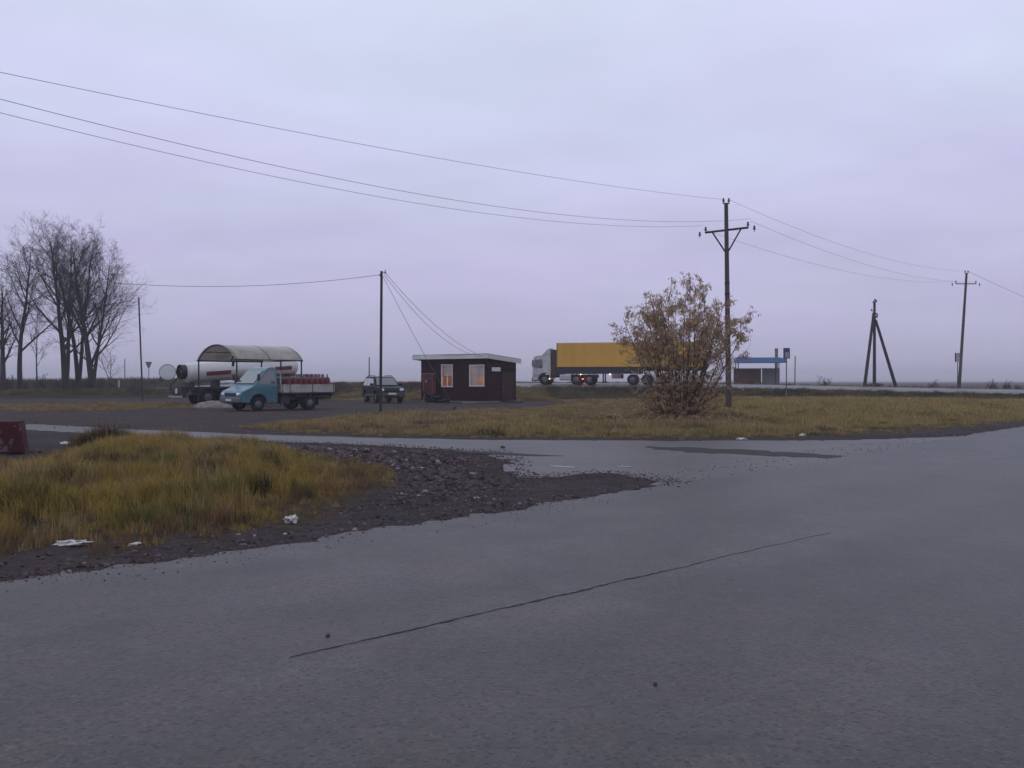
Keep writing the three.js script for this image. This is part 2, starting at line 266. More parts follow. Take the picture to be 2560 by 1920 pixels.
{ // worn paving joint along the road, its tar showing
  const c = [[-1.15, 4.58], [-.974, 4.755], [.76, 6.32], [1.06, 6.6], [2.23, 7.68], [3.0, 8.35]], L = [], R = [];
  const fine = []; for (let i = 0; i < c.length - 1; i++) for (let k = 0; k < 90; k++) fine.push([lerp(c[i][0], c[i + 1][0], k / 90), lerp(c[i][1], c[i + 1][1], k / 90)]);
  for (const [x, d] of fine) { const open = smooth(-1.2, -.2, x) * (1 - .8 * smooth(.6, 1.4, x)), w = (.0010 + .0058 * open) * Math.max(.04, .8 + 1.2 * n2(x * 5, d * 5) + .7 * n2(x * 23, d * 23)) * (1 - smooth(1.2, 2.9, x)), o = .02 * n2(x * 1.5, d * 1.5 + 4) + .007 * n2(x * 13, d * 13); L.push([x - (w - o) * .7, d + (w - o) * .7]); R.unshift([x + (w + o) * .7, d - (w + o) * .7]); }
  sheet('paving_joint', [...L, ...R], .020, .003, M.tar, road);
  sheet('mud_patch', rag([[2.95, 19.4], [3.9, 19.15], [5.2, 18.2], [6.5, 16.9], [7.0, 16.3], [6.2, 16.45], [5.0, 16.95], [4.1, 17.5], [3.5, 17.9], [3.1, 18.7], [2.95, 19.4]], .16, .2, 21), .0125, .004, M.mud, lane);
  sheet('mud_patch', rag([[-1.6, 18.3], [-.9, 18.25], [.4, 17.35], [1.0, 17.0], [.3, 17.0], [-.7, 17.5], [-1.6, 18.3]], .07, .2, 23), .0125, .004, M.mud, lane);
  const wet = mat(.05, .048, .05, .22);
  sheet('puddle', rag([[.62, 14.95], [.8, 14.75], [1.02, 14.65], [1.08, 14.78], [.9, 14.95], [.7, 15.05], [.62, 14.95]], .03, .06, 29), .0125, .003, wet, lane);
  sheet('puddle', rag([[1.72, 14.85], [1.95, 14.75], [2.02, 14.85], [1.85, 15.05], [1.72, 14.85]], .03, .06, 31), .0125, .003, wet, lane);
}
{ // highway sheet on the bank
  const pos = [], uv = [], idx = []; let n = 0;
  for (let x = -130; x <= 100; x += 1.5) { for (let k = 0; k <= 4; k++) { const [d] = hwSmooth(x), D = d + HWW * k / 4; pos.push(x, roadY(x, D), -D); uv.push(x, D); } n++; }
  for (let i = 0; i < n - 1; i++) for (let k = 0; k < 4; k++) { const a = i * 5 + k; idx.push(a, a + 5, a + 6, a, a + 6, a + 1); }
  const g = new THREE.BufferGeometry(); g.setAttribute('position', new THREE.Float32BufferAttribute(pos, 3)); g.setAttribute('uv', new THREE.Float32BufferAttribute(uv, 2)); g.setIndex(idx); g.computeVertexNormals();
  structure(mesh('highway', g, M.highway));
}

// ---------------------------------------------------------------- bare trees, shrubs
class Tubes {
  constructor() { this.p = []; this.n = []; this.i = []; }
  add(path, rad, sides) {
    const b = this.p.length / 3, t = V(0, 0, 0), u = V(0, 0, 0), w = V(0, 0, 0);
    for (let k = 0; k < path.length; k++) {
      t.copy(path[Math.min(k + 1, path.length - 1)]).sub(path[Math.max(k - 1, 0)]).normalize();
      u.set(Math.abs(t.y) > .9 ? 1 : 0, Math.abs(t.y) > .9 ? 0 : 1, 0).cross(t).normalize(); w.copy(t).cross(u);
      for (let s = 0; s < sides; s++) { const a = s / sides * 2 * Math.PI, c = Math.cos(a), d = Math.sin(a), nx = u.x * c + w.x * d, ny = u.y * c + w.y * d, nz = u.z * c + w.z * d; this.n.push(nx, ny, nz); this.p.push(path[k].x + nx * rad[k], path[k].y + ny * rad[k], path[k].z + nz * rad[k]); }
      if (k) for (let s = 0; s < sides; s++) { const a = b + (k - 1) * sides + s, c = b + (k - 1) * sides + (s + 1) % sides; this.i.push(a, c, c + sides, a, c + sides, a + sides); }
    }
  }
  geo() { const g = new THREE.BufferGeometry(); g.setAttribute('position', new THREE.Float32BufferAttribute(this.p, 3)); g.setAttribute('normal', new THREE.Float32BufferAttribute(this.n, 3)); g.setIndex(this.i); return g; }
}
function limb(rng, start, dir, len, r0, r1, segs, wander, lift) {
  const path = [start.clone()], rad = [r0], d = dir.clone();
  for (let k = 1; k <= segs; k++) { d.x += (rng() - .5) * wander; d.z += (rng() - .5) * wander; d.y += (rng() - .5) * wander + lift; d.normalize(); path.push(path[k - 1].clone().addScaledVector(d, len / segs)); rad.push(lerp(r0, r1, k / segs)); }
  return { path, rad, along(t) { const f = t * segs, i = Math.min(segs - 1, Math.floor(f)); return { p: path[i].clone().lerp(path[i + 1], f - i), d: path[i + 1].clone().sub(path[i]).normalize(), r: lerp(rad[i], rad[i + 1], f - i) }; } };
}
function turned(rng, d, lo, hi, az) { const a = lerp(lo, hi, rng()), s = V(0, 1, 0).cross(d); if (s.lengthSq() < .01) s.set(1, 0, 0); s.normalize(); const c = d.clone().cross(s).normalize(), f = az === undefined ? rng() * 6.283 : az; return d.clone().multiplyScalar(Math.cos(a)).addScaledVector(s, Math.sin(a) * Math.cos(f)).addScaledVector(c, Math.sin(a) * Math.sin(f)).normalize(); }
// stems: list of {lean, h, r, from}; every stem carries limbs, branches and twigs
function bareTree(seed, o) {
  const rng = rngOf(seed), wood = new Tubes(), fine = new Tubes();
  for (const st of o.stems) {
    const main = limb(rng, V(st.x || 0, -.15, st.z || 0), V(st.lean[0], 1, st.lean[1]).normalize(), st.h, st.r, st.r * .10, 12, .09, .02);
    main.rad[0] *= 1.35; wood.add(main.path, main.rad, 8);
    const nl = Math.round((o.limbs || 13) * (st.k || 1));
    for (let i = 0; i < nl; i++) {
      const t = lerp(o.clear, .97, Math.pow((i + rng() * .8) / nl, .85)), a = main.along(t);
      const L = st.h * o.spread * (1.05 - .75 * t) * lerp(.7, 1.2, rng());
      const l1 = limb(rng, a.p, turned(rng, a.d, o.angle[0], o.angle[1], i * 2.4 + rng()), L, Math.max(.016, a.r * .55), .010, 7, .18, o.lift); wood.add(l1.path, l1.rad, 5);
      const nb = Math.round(o.branches * (.6 + L / (st.h * o.spread)));
      for (let j = 0; j < nb; j++) {
        const b = l1.along(lerp(.18, 1, (j + rng()) / nb)), L2 = L * lerp(.22, .5, rng()) ;
        const l2 = limb(rng, b.p, turned(rng, b.d, .4, 1.0), L2, Math.max(.010, b.r * .6), .006, 4, .28, o.lift * 1.2); fine.add(l2.path, l2.rad, 3);
        for (let k = 0; k < o.twigs; k++) {
          const c = l2.along(lerp(.2, 1, (k + rng()) / o.twigs)), l3 = limb(rng, c.p, turned(rng, c.d, .35, .95), L2 * lerp(.35, .75, rng()),   .0075, .005, 3, .35, .04); fine.add(l3.path, l3.rad, 3);
          for (let m = 0; m < o.tips; m++) { const e = l3.along(lerp(.3, 1, rng())), l4 = limb(rng, e.p, turned(rng, e.d, .3, .9), L2 * lerp(.2, .45, rng()),   .006, .004, 2, .4, .02); fine.add(l4.path, l4.rad, 3); }
        }
      }
    }
  }
  return [wood.geo(), fine.geo()];
}
function plantTree(name, label, px, py, D, geos, turn = 0, sc = 1, group) {
  const p = at(px, py, D); p.y = height(p.x, D); const t = thing(name, label, 'tree', p, turn, group); t.scale.setScalar(sc);
  mesh('trunk', geos[0], M.bark, t); mesh('crown', geos[1], M.twig, t); return t;
}
{
  const G = 'bare trees on the left bank';
  const oakish = { clear: .24, spread: .50, angle: [.4, 1.0], lift: .07, branches: 8, twigs: 5, tips: 4, limbs: 16 };
  plantTree('bare_tree', 'tall bare tree with a forking trunk, second from the left', 50, 956, 84, bareTree(21, { ...oakish, clear: 0.264, stems: [{ lean: [.0, .02], h: 13.2, r: 0.264 }] }), 0, 1, G);
  plantTree('bare_tree', 'tall bare tree forking low into two upright limbs', 163, 954, 86, bareTree(22, { ...oakish, stems: [{ lean: [-.06, 0], h: 15.0, r: 0.324 }, { lean: [.11, .03], h: 14.4, r: 0.240, k: .8 }] }), 0, 1, G);
  plantTree('bare_tree', 'slim bare tree with twin stems in the middle of the clump', 196, 955, 88, bareTree(23, { ...oakish, clear: .34, stems: [{ lean: [-.05, .03], h: 14.8, r: 0.252, k: .8 }, { lean: [.07, 0], h: 14.2, r: 0.216, k: .8 }] }), 0, 1, G);
  plantTree('bare_tree', 'bare tree at the right end of the clump, limbs reaching right', 231, 954, 85, bareTree(24, { ...oakish, clear: .16, limbs: 18, stems: [{ lean: [-.05, 0], h: 13.8, r: 0.336 }, { lean: [.11, -.03], h: 13.0, r: .2 }] }), 0, 1, G);
  plantTree('bare_tree', 'bare tree cut by the left edge of the picture', 8, 958, 82, bareTree(25, { ...oakish, clear: .25, stems: [{ lean: [-.03, 0], h: 9.5, r: .3 }] }), 0, 1, G);
  plantTree('young_tree', 'thin young bare tree among the tall trunks', 92, 955, 90, bareTree(26, { ...oakish, clear: .15, spread: .34, limbs: 14, branches: 5, twigs: 3, tips: 2, stems: [{ lean: [.02, 0], h: 8, r: .08 }] }), 0, 1, G);
  plantTree('young_tree', 'small bare sapling right of the tree clump', 276, 953, 95, bareTree(27, { ...oakish, clear: .1, spread: .5, limbs: 9, branches: 4, twigs: 3, tips: 1, stems: [{ lean: [.05, 0], h: 3.6, r: .05 }, { lean: [-.4, 0], h: 4.2, r: .05 }] }), 0, 1, G);
  // low bare shrubs
  const shrub = (seed, h) => { const rng = rngOf(seed), st = []; for (let i = 0; i < 7; i++) st.push({ x: (rng() - .5) * .9, z: (rng() - .5) * .9, lean: [(rng() - .5) * 1.1, (rng() - .5) * 1.1], h: h * lerp(.6, 1, rng()), r: .025, k: .5 }); return bareTree(seed, { stems: st, clear: .1, spread: .45, angle: [.3, .8], lift: .05, limbs: 10, branches: 4, twigs: 3, tips: 2 }); };
  const kinds = [shrub(41, 1.7), shrub(42, 1.5), shrub(43, 1.9)];
  const spots = [[20, 958, 83, 1], [62, 956, 80, .8], [105, 957, 84, .9], [140, 957, 82, .75], [185, 957, 82, .8], [215, 957, 84, .7], [250, 956, 84, .75], [280, 956, 88, .6],
    [2060, 962, 88, .85], [2098, 962, 92, .6], [2290,966,84, 0.50], [2335,966,82, 0.68], [2375,966,84, 0.57], [2440,967,84, 0.57], [2480,967,80, 0.75], [2515,967,79, 0.79], [2548,968,77, 0.79]];
  const where = ['at the far left under the trees', 'left of the young tree', 'right of the young tree', 'left of the forked tree', 'between the twin trunks', 'below the right end tree', 'right of the tree clump', 'beside the white marker post', 'beyond the road right of the bus stop sign', 'beyond the road left of the braced pole', 'first right of the braced pole', 'second right of the braced pole', 'just left of the leaning pole', 'just right of the leaning pole', 'fourth from the right edge', 'third from the right edge', 'nearest the right edge'];
  spots.forEach(([px, py, D, s], i) => { const p = at(px, py, D); p.y = height(p.x, D); const t = thing('bare_shrub', 'low bare shrub ' + where[i], 'shrub', p, i * 1.3, 'bare shrubs along the highway'); t.scale.setScalar(s); mesh('stem', kinds[i % 3][0], M.bark, t); mesh('twigs', kinds[i % 3][1], M.twig, t); });
}

// ---------------------------------------------------------------- grass
function tuftGeo(seed, blades, rad, h, w) {
  const rng = rngOf(seed), pos = [], nor = [];
  for (let b = 0; b < blades; b++) {
    const a = rng() * 6.283, r = rad * Math.sqrt(rng()), x = Math.cos(a) * r, z = Math.sin(a) * r, hh = h * lerp(.45, 1, rng()), la = rng() * 6.283, lean = hh * lerp(.15, .75, rng()), dx = Math.cos(la), dz = Math.sin(la), wx = -dz * w, wz = dx * w;
    const q = t => [x + dx * lean * t * t, hh * (t - .18 * t * t * t), z + dz * lean * t * t, (1 - t * .85)];
    const pts = [0, .4, .75, 1].map(q);
    for (let k = 0; k < 3; k++) { const [ax, ay, az, aw] = pts[k], [bx, by, bz, bw] = pts[k + 1]; const A = [ax - wx * aw, ay, az - wz * aw], B = [ax + wx * aw, ay, az + wz * aw], C = [bx + wx * bw, by, bz + wz * bw], E = [bx - wx * bw, by, bz - wz * bw]; for (const p of (k === 2 ? [A, B, C] : [A, B, C, A, C, E])) pos.push(...p); }
  }
  const g = new THREE.BufferGeometry(); g.setAttribute('position', new THREE.Float32BufferAttribute(pos, 3)); g.computeVertexNormals(); return g;
}
const grassMat = new THREE.MeshPhysicalMaterial({ roughness: .95, specularIntensity: .3, side: THREE.DoubleSide, transmission: .25, thickness: 0 });
const pal = { ochre: [.31, .205, .055], tan: [.34, .26, .135], olive: [.19, .165, .05], rust: [.20, .115, .06], green: [.105, .115, .04], dark: [.065, .056, .03], yellow: [.33, .24, .05] };
function meadow(name, label, seed, geo, count, boxArea, accept, colour, size) {
  const rng = rngOf(seed), im = new THREE.InstancedMesh(geo, grassMat, count), m = new THREE.Matrix4(), q = new THREE.Quaternion(), e = new THREE.Euler(), c = new THREE.Color(); let n = 0, tries = 0;
  while (n < count && tries++ < count * 12) {
    const x = lerp(boxArea[0], boxArea[1], rng()), D = lerp(boxArea[2], boxArea[3], rng()); const g = accept(x, D); if (rng() > g) continue;
    const s = size(x, D, rng); e.set((rng() - .5) * .25, rng() * 6.283, (rng() - .5) * .25);
    m.compose(V(x, height(x, D) - .015, -D), q.setFromEuler(e), V(s * lerp(.8, 1.2, rng()), s * lerp(.7, 1.25, rng()), s)); im.setMatrixAt(n, m);
    const k = colour(x, D, rng), f = lerp(.75, 1.2, rng()); c.setRGB(k[0] * f, k[1] * f, k[2] * f); im.setColorAt(n, c); n++;
  }
  im.count = n; im.castShadow = im.receiveShadow = true; im.name = numbered(name); scene.add(im); stuff(im, label, 'grass'); return im;
}
const mixc = (a, b, t) => a.map((v, i) => lerp(v, b[i], t));
const blend = (x, D, set, f, rng) => { const a = fbm2(x * f + 7, D * f * .7, 3) * 1.6 + (rng() - .5) * .7; const t = clamp(.5 + a * .6) * (set.length - 1), i = Math.min(set.length - 2, Math.floor(t)); return mixc(set[i], set[i + 1], t - i); };
const nearTuft = tuftGeo(5, 18, .10, .30, .0042), farTuft = tuftGeo(6, 18, .22, .26, .009), weed = tuftGeo(7, 26, .16, .55, .007);
meadow('tall_grass', 'yellow and olive tall grass on the near left mound', 51, nearTuft, 15500, [-13, -1.2, 4.5, 21.5], (x, D) => { const [wx, wd] = wild(x, D); const e = edgeDist(moundPoly, x * .5 + wx * .5, D * .5 + wd * .5); return e > 0 ? Math.min(1, .25 + e * 1.2) : 0; },
  (x, D, r) => { const e = edgeDist(moundPoly, x, D); const hollow = Math.hypot((x + 5.6) / 2.0, (D - 13.0) / .95) + .35 * n2(x * 1.3, D * 1.3); if (hollow < 1 && r() < .75) return r() < .6 ? pal.dark : pal.rust; if (n2(x * .9 + 50, D * .9) > .55 && r() < .6) return pal.dark; return e < .8 && r() < .6 ? pal.rust : blend(x, D, [pal.green, pal.olive, pal.ochre, pal.yellow, pal.ochre, pal.tan, pal.rust], .55, r); },
  (x, D, r) => { const e = edgeDist(moundPoly, x, D); const hollow = Math.hypot((x + 5.6) / 2.0, (D - 13.0) / .95); return lerp(.42, 1.0, smooth(0, 1.4, e)) * (1 + .45 * n2(x * .6, D * .6)) * lerp(.5, 1, smooth(.5, 1.2, hollow)); });
meadow('dead_stalks', 'thin dead stalks standing above the near mound grass', 57, tuftGeo(8, 5, .07, .55, .0035), 900, [-13, -1.6, 5.5, 21], (x, D) => edgeDist(moundPoly, x, D) > .4 && n2(x * .7 + 80, D * .7) > -.1 ? 1 : 0, (x, D, r) => r() < .6 ? pal.tan : pal.rust, (x, D, r) => lerp(.5, 1.1, r()));
meadow('tall_weeds', 'dark tall weed clump at the back of the near mound', 52, weed, 240, [-11, -7.4, 18.6, 21], (x, D) => Math.hypot((x + 9.05) / .62, (D - 19.6) / .5) + .3 * n2(x * 2, D * 2) < 1 ? 1 : 0, (x, D, r) => r() < .55 ? pal.dark : pal.rust, (x, D, r) => lerp(.6, 1.15, r()) * (1.25 - .6 * Math.hypot((x + 9.05) / .62, (D - 19.6) / .5)));
meadow('dry_grass', 'ochre dry grass covering the island between lane and highway', 53, farTuft, 34000, [-10, 34, 21.8, 66], (x, D) => { const [wx, wd] = wild(x, D); const e = edgeDist(islandPoly, wx, wd), [dn] = hwSmooth(x); return e > 0 && dn - D > 7 ? Math.min(1, .3 + e) * clamp(1.15 - (D - 22) / 60) : 0; },
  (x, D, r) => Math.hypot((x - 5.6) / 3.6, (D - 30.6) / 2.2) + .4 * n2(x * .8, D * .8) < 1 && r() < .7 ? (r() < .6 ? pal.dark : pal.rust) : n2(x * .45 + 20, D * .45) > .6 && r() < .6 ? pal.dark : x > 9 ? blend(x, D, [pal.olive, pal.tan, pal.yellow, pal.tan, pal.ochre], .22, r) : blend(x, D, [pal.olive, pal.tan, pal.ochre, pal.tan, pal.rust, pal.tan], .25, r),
  (x, D, r) => { const e = edgeDist(islandPoly, x, D); const tall = smooth(10, 15, x) * smooth(29, 36, D) * .6; return lerp(.35, .9, smooth(0, 2, e)) * (1 + .35 * n2(x * .3, D * .3)) + tall; });
meadow('bank_grass', 'dark grass on the highway bank', 54, farTuft, 15000, [-48, 38, 52, 83], (x, D) => { const [dn] = hwSmooth(x), g = dn - D; return g > .9 && g < 9.5 && !(x < -16 && g > 5) ? .9 : (x > -15 && x < 3 && D > 63.5 && g > 8) ? .8 : 0; },
  (x, D, r) => x > -15 && x < 3 ? blend(x, D, [pal.dark, pal.rust, pal.olive, pal.tan], .2, r) : blend(x, D, [pal.dark, pal.dark, pal.green, pal.rust, pal.dark], .2, r), (x, D, r) => lerp(.7, 1.3, r()));
meadow('sparse_grass', 'sparse grass patch in the gravel yard on the left', 55, farTuft, 3400, [-34, -15, 40, 60], (x, D) => Math.hypot((x + 24) / 7.5, (D - 50) / 8) + .25 * n2(x * .3, D * .3) < 1 ? .8 : 0, (x, D, r) => blend(x, D, [pal.olive, pal.tan, pal.rust, pal.ochre], .3, r), (x, D, r) => lerp(.3, .75, r()));
meadow('field_grass', 'rough field grass beyond the highway', 56, farTuft, 14000, [-75, 75, 72, 150], (x, D) => { const [dn] = hwSmooth(x), g = dn - D; return g < -HWW - 1.2 ? clamp(1.2 - (-g - HWW) / 70) : 0; }, (x, D, r) => x < -28 ? blend(x, D, [pal.dark, pal.green, pal.dark], .2, r) : blend(x, D, [pal.dark, pal.rust, pal.tan, pal.dark], .15, r), (x, D, r) => (x < -30 ? 1.7 : 1.1) * lerp(.7, 1.4, r()));

// ---------------------------------------------------------------- rubble and litter
function lump(seed, r, sx = 1, sy = 1, sz = 1, detail = 1, amp = .35) { const g = new THREE.IcosahedronGeometry(r, detail), p = g.attributes.position; for (let i = 0; i < p.count; i++) { const x = p.getX(i) / r, y = p.getY(i) / r, z = p.getZ(i) / r, k = 1 + amp * n3(x * 1.3 + seed, y * 1.3, z * 1.3); p.setXYZ(i, x * r * k * sx, y * r * k * sy, z * r * k * sz); } g.computeVertexNormals(); return g; }
{
  const rng = rngOf(71), kinds = [lump(1, 1, 1.2, .7, 1), lump(2, 1, 1, .6, 1.3), lump(3, 1, 1, .8, .9)], lists = [[], [], []];
  const put = (x, D, s, c) => lists[Math.floor(rng() * 3)].push([x, D, s, c]);
  for (let i = 0; i < 9000;) { const x = lerp(-7, 1, rng()), D = lerp(8.5, 21, rng()), e = edgeDist(rubblePoly, x, D); if (e < -.15 * rng()) continue; i++; const mid = smooth(.1, .9, e); put(x, D, .007 + (.014 + .046 * mid) * Math.pow(rng(), 3.0), rng()); }
  { const e0 = [[2.5, 12.4], [1.95, 13.0], [1.5, 13.8], [.6, 13.2], [.1, 13.3]]; for (let i = 0; i < 1500; i++) { const k = Math.floor(rng() * 4), f = rng(), o = (rng() + rng() - 1) * .55, q = (rng() + rng() - 1) * .7; put(lerp(e0[k][0], e0[k + 1][0], f) + o, lerp(e0[k][1], e0[k + 1][1], f) + q, .004 + .013 * Math.pow(rng(), 3), rng() * .9); }
    const e = [[.1, 13.3], [-.15, 14.4], [-.12, 16.1], [-.65, 18.0], [-3.36, 19.95], [-7.06, 21.75], [-11.5, 24.3]]; for (let i = 0; i < 2400; i++) { const w = rng(), k = w < .08 ? 0 : w < .22 ? 1 : w < .40 ? 2 : w < .65 ? 3 : w < .85 ? 4 : 5, f = rng(), o = (rng() + rng() - 1) * .6; put(lerp(e[k][0], e[k + 1][0], f) + o, lerp(e[k][1], e[k + 1][1], f) + o * .8, .005 + .016 * Math.pow(rng(), 3), rng() * .95); } }
  for (let i = 0; i < 4600; i++) { const t = rng(), k = Math.floor(t * 7) + 2, a = roadLeft[k], b = roadLeft[k + 1] || a, f = rng(), off = rng() < .25 ? -.6 * Math.pow(rng(), 2.5) : .02 + 1.2 * rng() * rng(); const x = lerp(a[0], b[0], f) - off * .72, D = lerp(a[1], b[1], f) + off * .69; if (inPoly(lanePoly0, x, D)) continue; put(x, D, off < 0 ? .003 + .006 * Math.pow(rng(), 3) : .006 + .022 * Math.pow(rng(), 4), rng()); }
  for (let i = 0; i < 900; i++) { const f = rng(), off = (rng() - .35) * 1.6, x = lerp(1.8, 12, f) - off * .7, D = lerp(12.2, 23, f) + off * .7; if (inPoly(lanePoly0, x, D)) put(x, D, .004 + .010 * Math.pow(rng(), 3), rng() * .8); }
  for (let i = 0; i < 900; i++) { const x = lerp(-26, 3, rng()), D = lerp(26, 62, rng()); if (grassiness(x, D) === 0) put(x, D, .012 + .03 * Math.pow(rng(), 4), rng() * .9); }
  lists.forEach((list, i) => { const im = new THREE.InstancedMesh(kinds[i], M.stone, list.length), m = new THREE.Matrix4(), q = new THREE.Quaternion(), c = new THREE.Color(); list.forEach(([x, D, s, t], n) => { const y = inPoly(lanePoly0, x, D) ? .008 : inPoly(roadPoly0, x, D) ? .016 : height(x, D); q.setFromEuler(new THREE.Euler(rng() * .6, rng() * 6.3, rng() * .6)); m.compose(V(x, y + s * .08, -D), q, V(s, s, s)); im.setMatrixAt(n, m); const k = t > .965 ? 3.0 : lerp(.45, 1.4, t); c.setRGB(k, k * (t < .3 ? .85 : .97), k * (t < .3 ? .82 : 1)); im.setColorAt(n, c); }); im.castShadow = im.receiveShadow = true; im.name = numbered('gravel_stones'); scene.add(im); stuff(im, ['broken dark stones and gravel beside the lane', 'loose gravel along the road edge', 'scattered pebbles in the yard and verge'][i], 'gravel'); });
}
function litter(name, label, cat, x, D, geo, m, ry = 0, y = null) { const h = y === null ? height(x, D) : y; const o = mesh(name, geo, m); o.position.set(x, h, -D); o.rotation.y = ry; return tag(o, label, cat); }
const gpt = (px, py) => { const D = EYE * F / (py - HORIZON); return [(px - 1280) / F * D, D]; };
{
  const L = (name, label, cat, px, py, geo, m, ry, y) => { const [x, D] = gpt(px, py); litter(name, label, cat, x, D, geo, m, ry, y); };
  const bag = lump(11, .12, 1.0, .22, .5, 3, .8); bag.translate(0, .02, 0);
  L('plastic_bag', 'crumpled white plastic bag at the lower left verge', 'bag', 178, 1366, bag, M.plastic, .2);
  const b2 = lump(12, .065, 1, .6, .8, 3, .7); b2.translate(0, .03, 0);
  L('plastic_wrapper', 'bunched white plastic wrapper at the foot of the mound', 'wrapper', 728, 1303, b2, M.plastic, .8);
  const b3 = lump(13, .05, 1.3, .2, .7, 2, .6); b3.translate(0, .012, 0);
  L('paper_scrap', 'thin white paper scrap between the two plastic litters', 'paper', 335, 1362, b3, M.plastic, 1.4);
  L('paper_scrap', 'white paper scrap just below the bunched wrapper', 'paper', 720, 1335, lump(14, .03, 1.4, .3, .8, 2, .5), M.plastic, .3);
  L('paper_scrap', 'white scrap on the dark rubble near the lane', 'paper', 1052, 1178, lump(15, .06, 1.2, .4, .8, 2, .5), M.plastic, .3);
  L('paper_scrap', 'pale scrap on the verge right of the rubble', 'paper', 1188, 1248, lump(16, .035, 1.4, .3, .8, 2, .5), M.plastic, .3);
  L('paper_scrap', 'pale scrap on the verge below the autumn bush', 'paper', 1853, 1098, lump(17, .10, 1.4, .35, .8, 2, .5), M.plastic, .3);
  L('paper_scrap', 'white scrap at the verge right of the autumn bush', 'paper', 2006, 1090, lump(18, .10, 1.2, .45, .8, 2, .5), M.plastic, .9);
  L('paper_scrap', 'small white scrap in the island grass', 'paper', 1270, 1072, lump(19, .08, 1.2, .5, .8, 2, .5), M.plastic, .9);
  L('paper_scrap', 'white scrap beside the red block', 'paper', 163, 1110, lump(20, .10, 1.2, .4, .8, 2, .5), M.plastic, .9);
  L('road_pebble', 'small black pebble left of the paving joint', 'pebble', 819, 1599, lump(31, .013, 1, .8, 1), M.tar, 0, .020);
  L('road_pebble', 'small black pebble alone on the near asphalt', 'pebble', 1639, 1722, lump(32, .010, 1, .8, 1), M.tar, 0, .020);
  L('road_pebble', 'dark stone on the entrance lane', 'pebble', 1257, 1121, lump(33, .06, 1, .8, 1), M.tar, 0, .01);
}
{ // red block at the left edge
  const [x, D] = gpt(8, 1134), paint = tileTexture(256, (u, v) => { const k = tn(u, v, 4, 31) + .5 * tn(u, v, 13, 32) + .3 * tn(u, v, 40, 33); const w = smooth(.42, .6, k); const r = [.30 + .05 * tn(u, v, 30, 34), .15, .17]; return r.map((c, i) => lerp(c, [.40, .34, .37][i], w)); });
  const t = thing('painted_block', 'worn red painted concrete block at the left edge', 'block', V(x, height(x, D), -D), .35);
  mesh('block_body', slab([[-.42, 0], [-.34, .64], [.34, .64], [.42, 0]], .28, .04), mat(.9, .9, .9, .8, 0, { map: paint }), t);
  mesh('rubble_piece', lump(35, .10, 1.2, .5, .8, 1), M.stone, t).position.set(.62, .03, .2);
}
{ // sand heap in front of the tank trailer
  const [x, D] = gpt(520, 1021), g = new THREE.SphereGeometry(1, 40, 20, 0, 6.2832, 0, Math.PI / 2), p = g.attributes.position; for (let i = 0; i < p.count; i++) { const X = p.getX(i), Y = p.getY(i), Z = p.getZ(i), k = 1 + .12 * n2(X * 2 + 3, Z * 2); p.setXYZ(i, X * 1.0 * k, .40 * Math.pow(Y, 1.25) * k, Z * .9 * k); } g.computeVertexNormals();
  tag(mesh('sand_heap', g, M.sand), 'small pale heap of sand left of the blue truck', 'sand heap').position.set(x + .05, -.02, -D - .6);
}

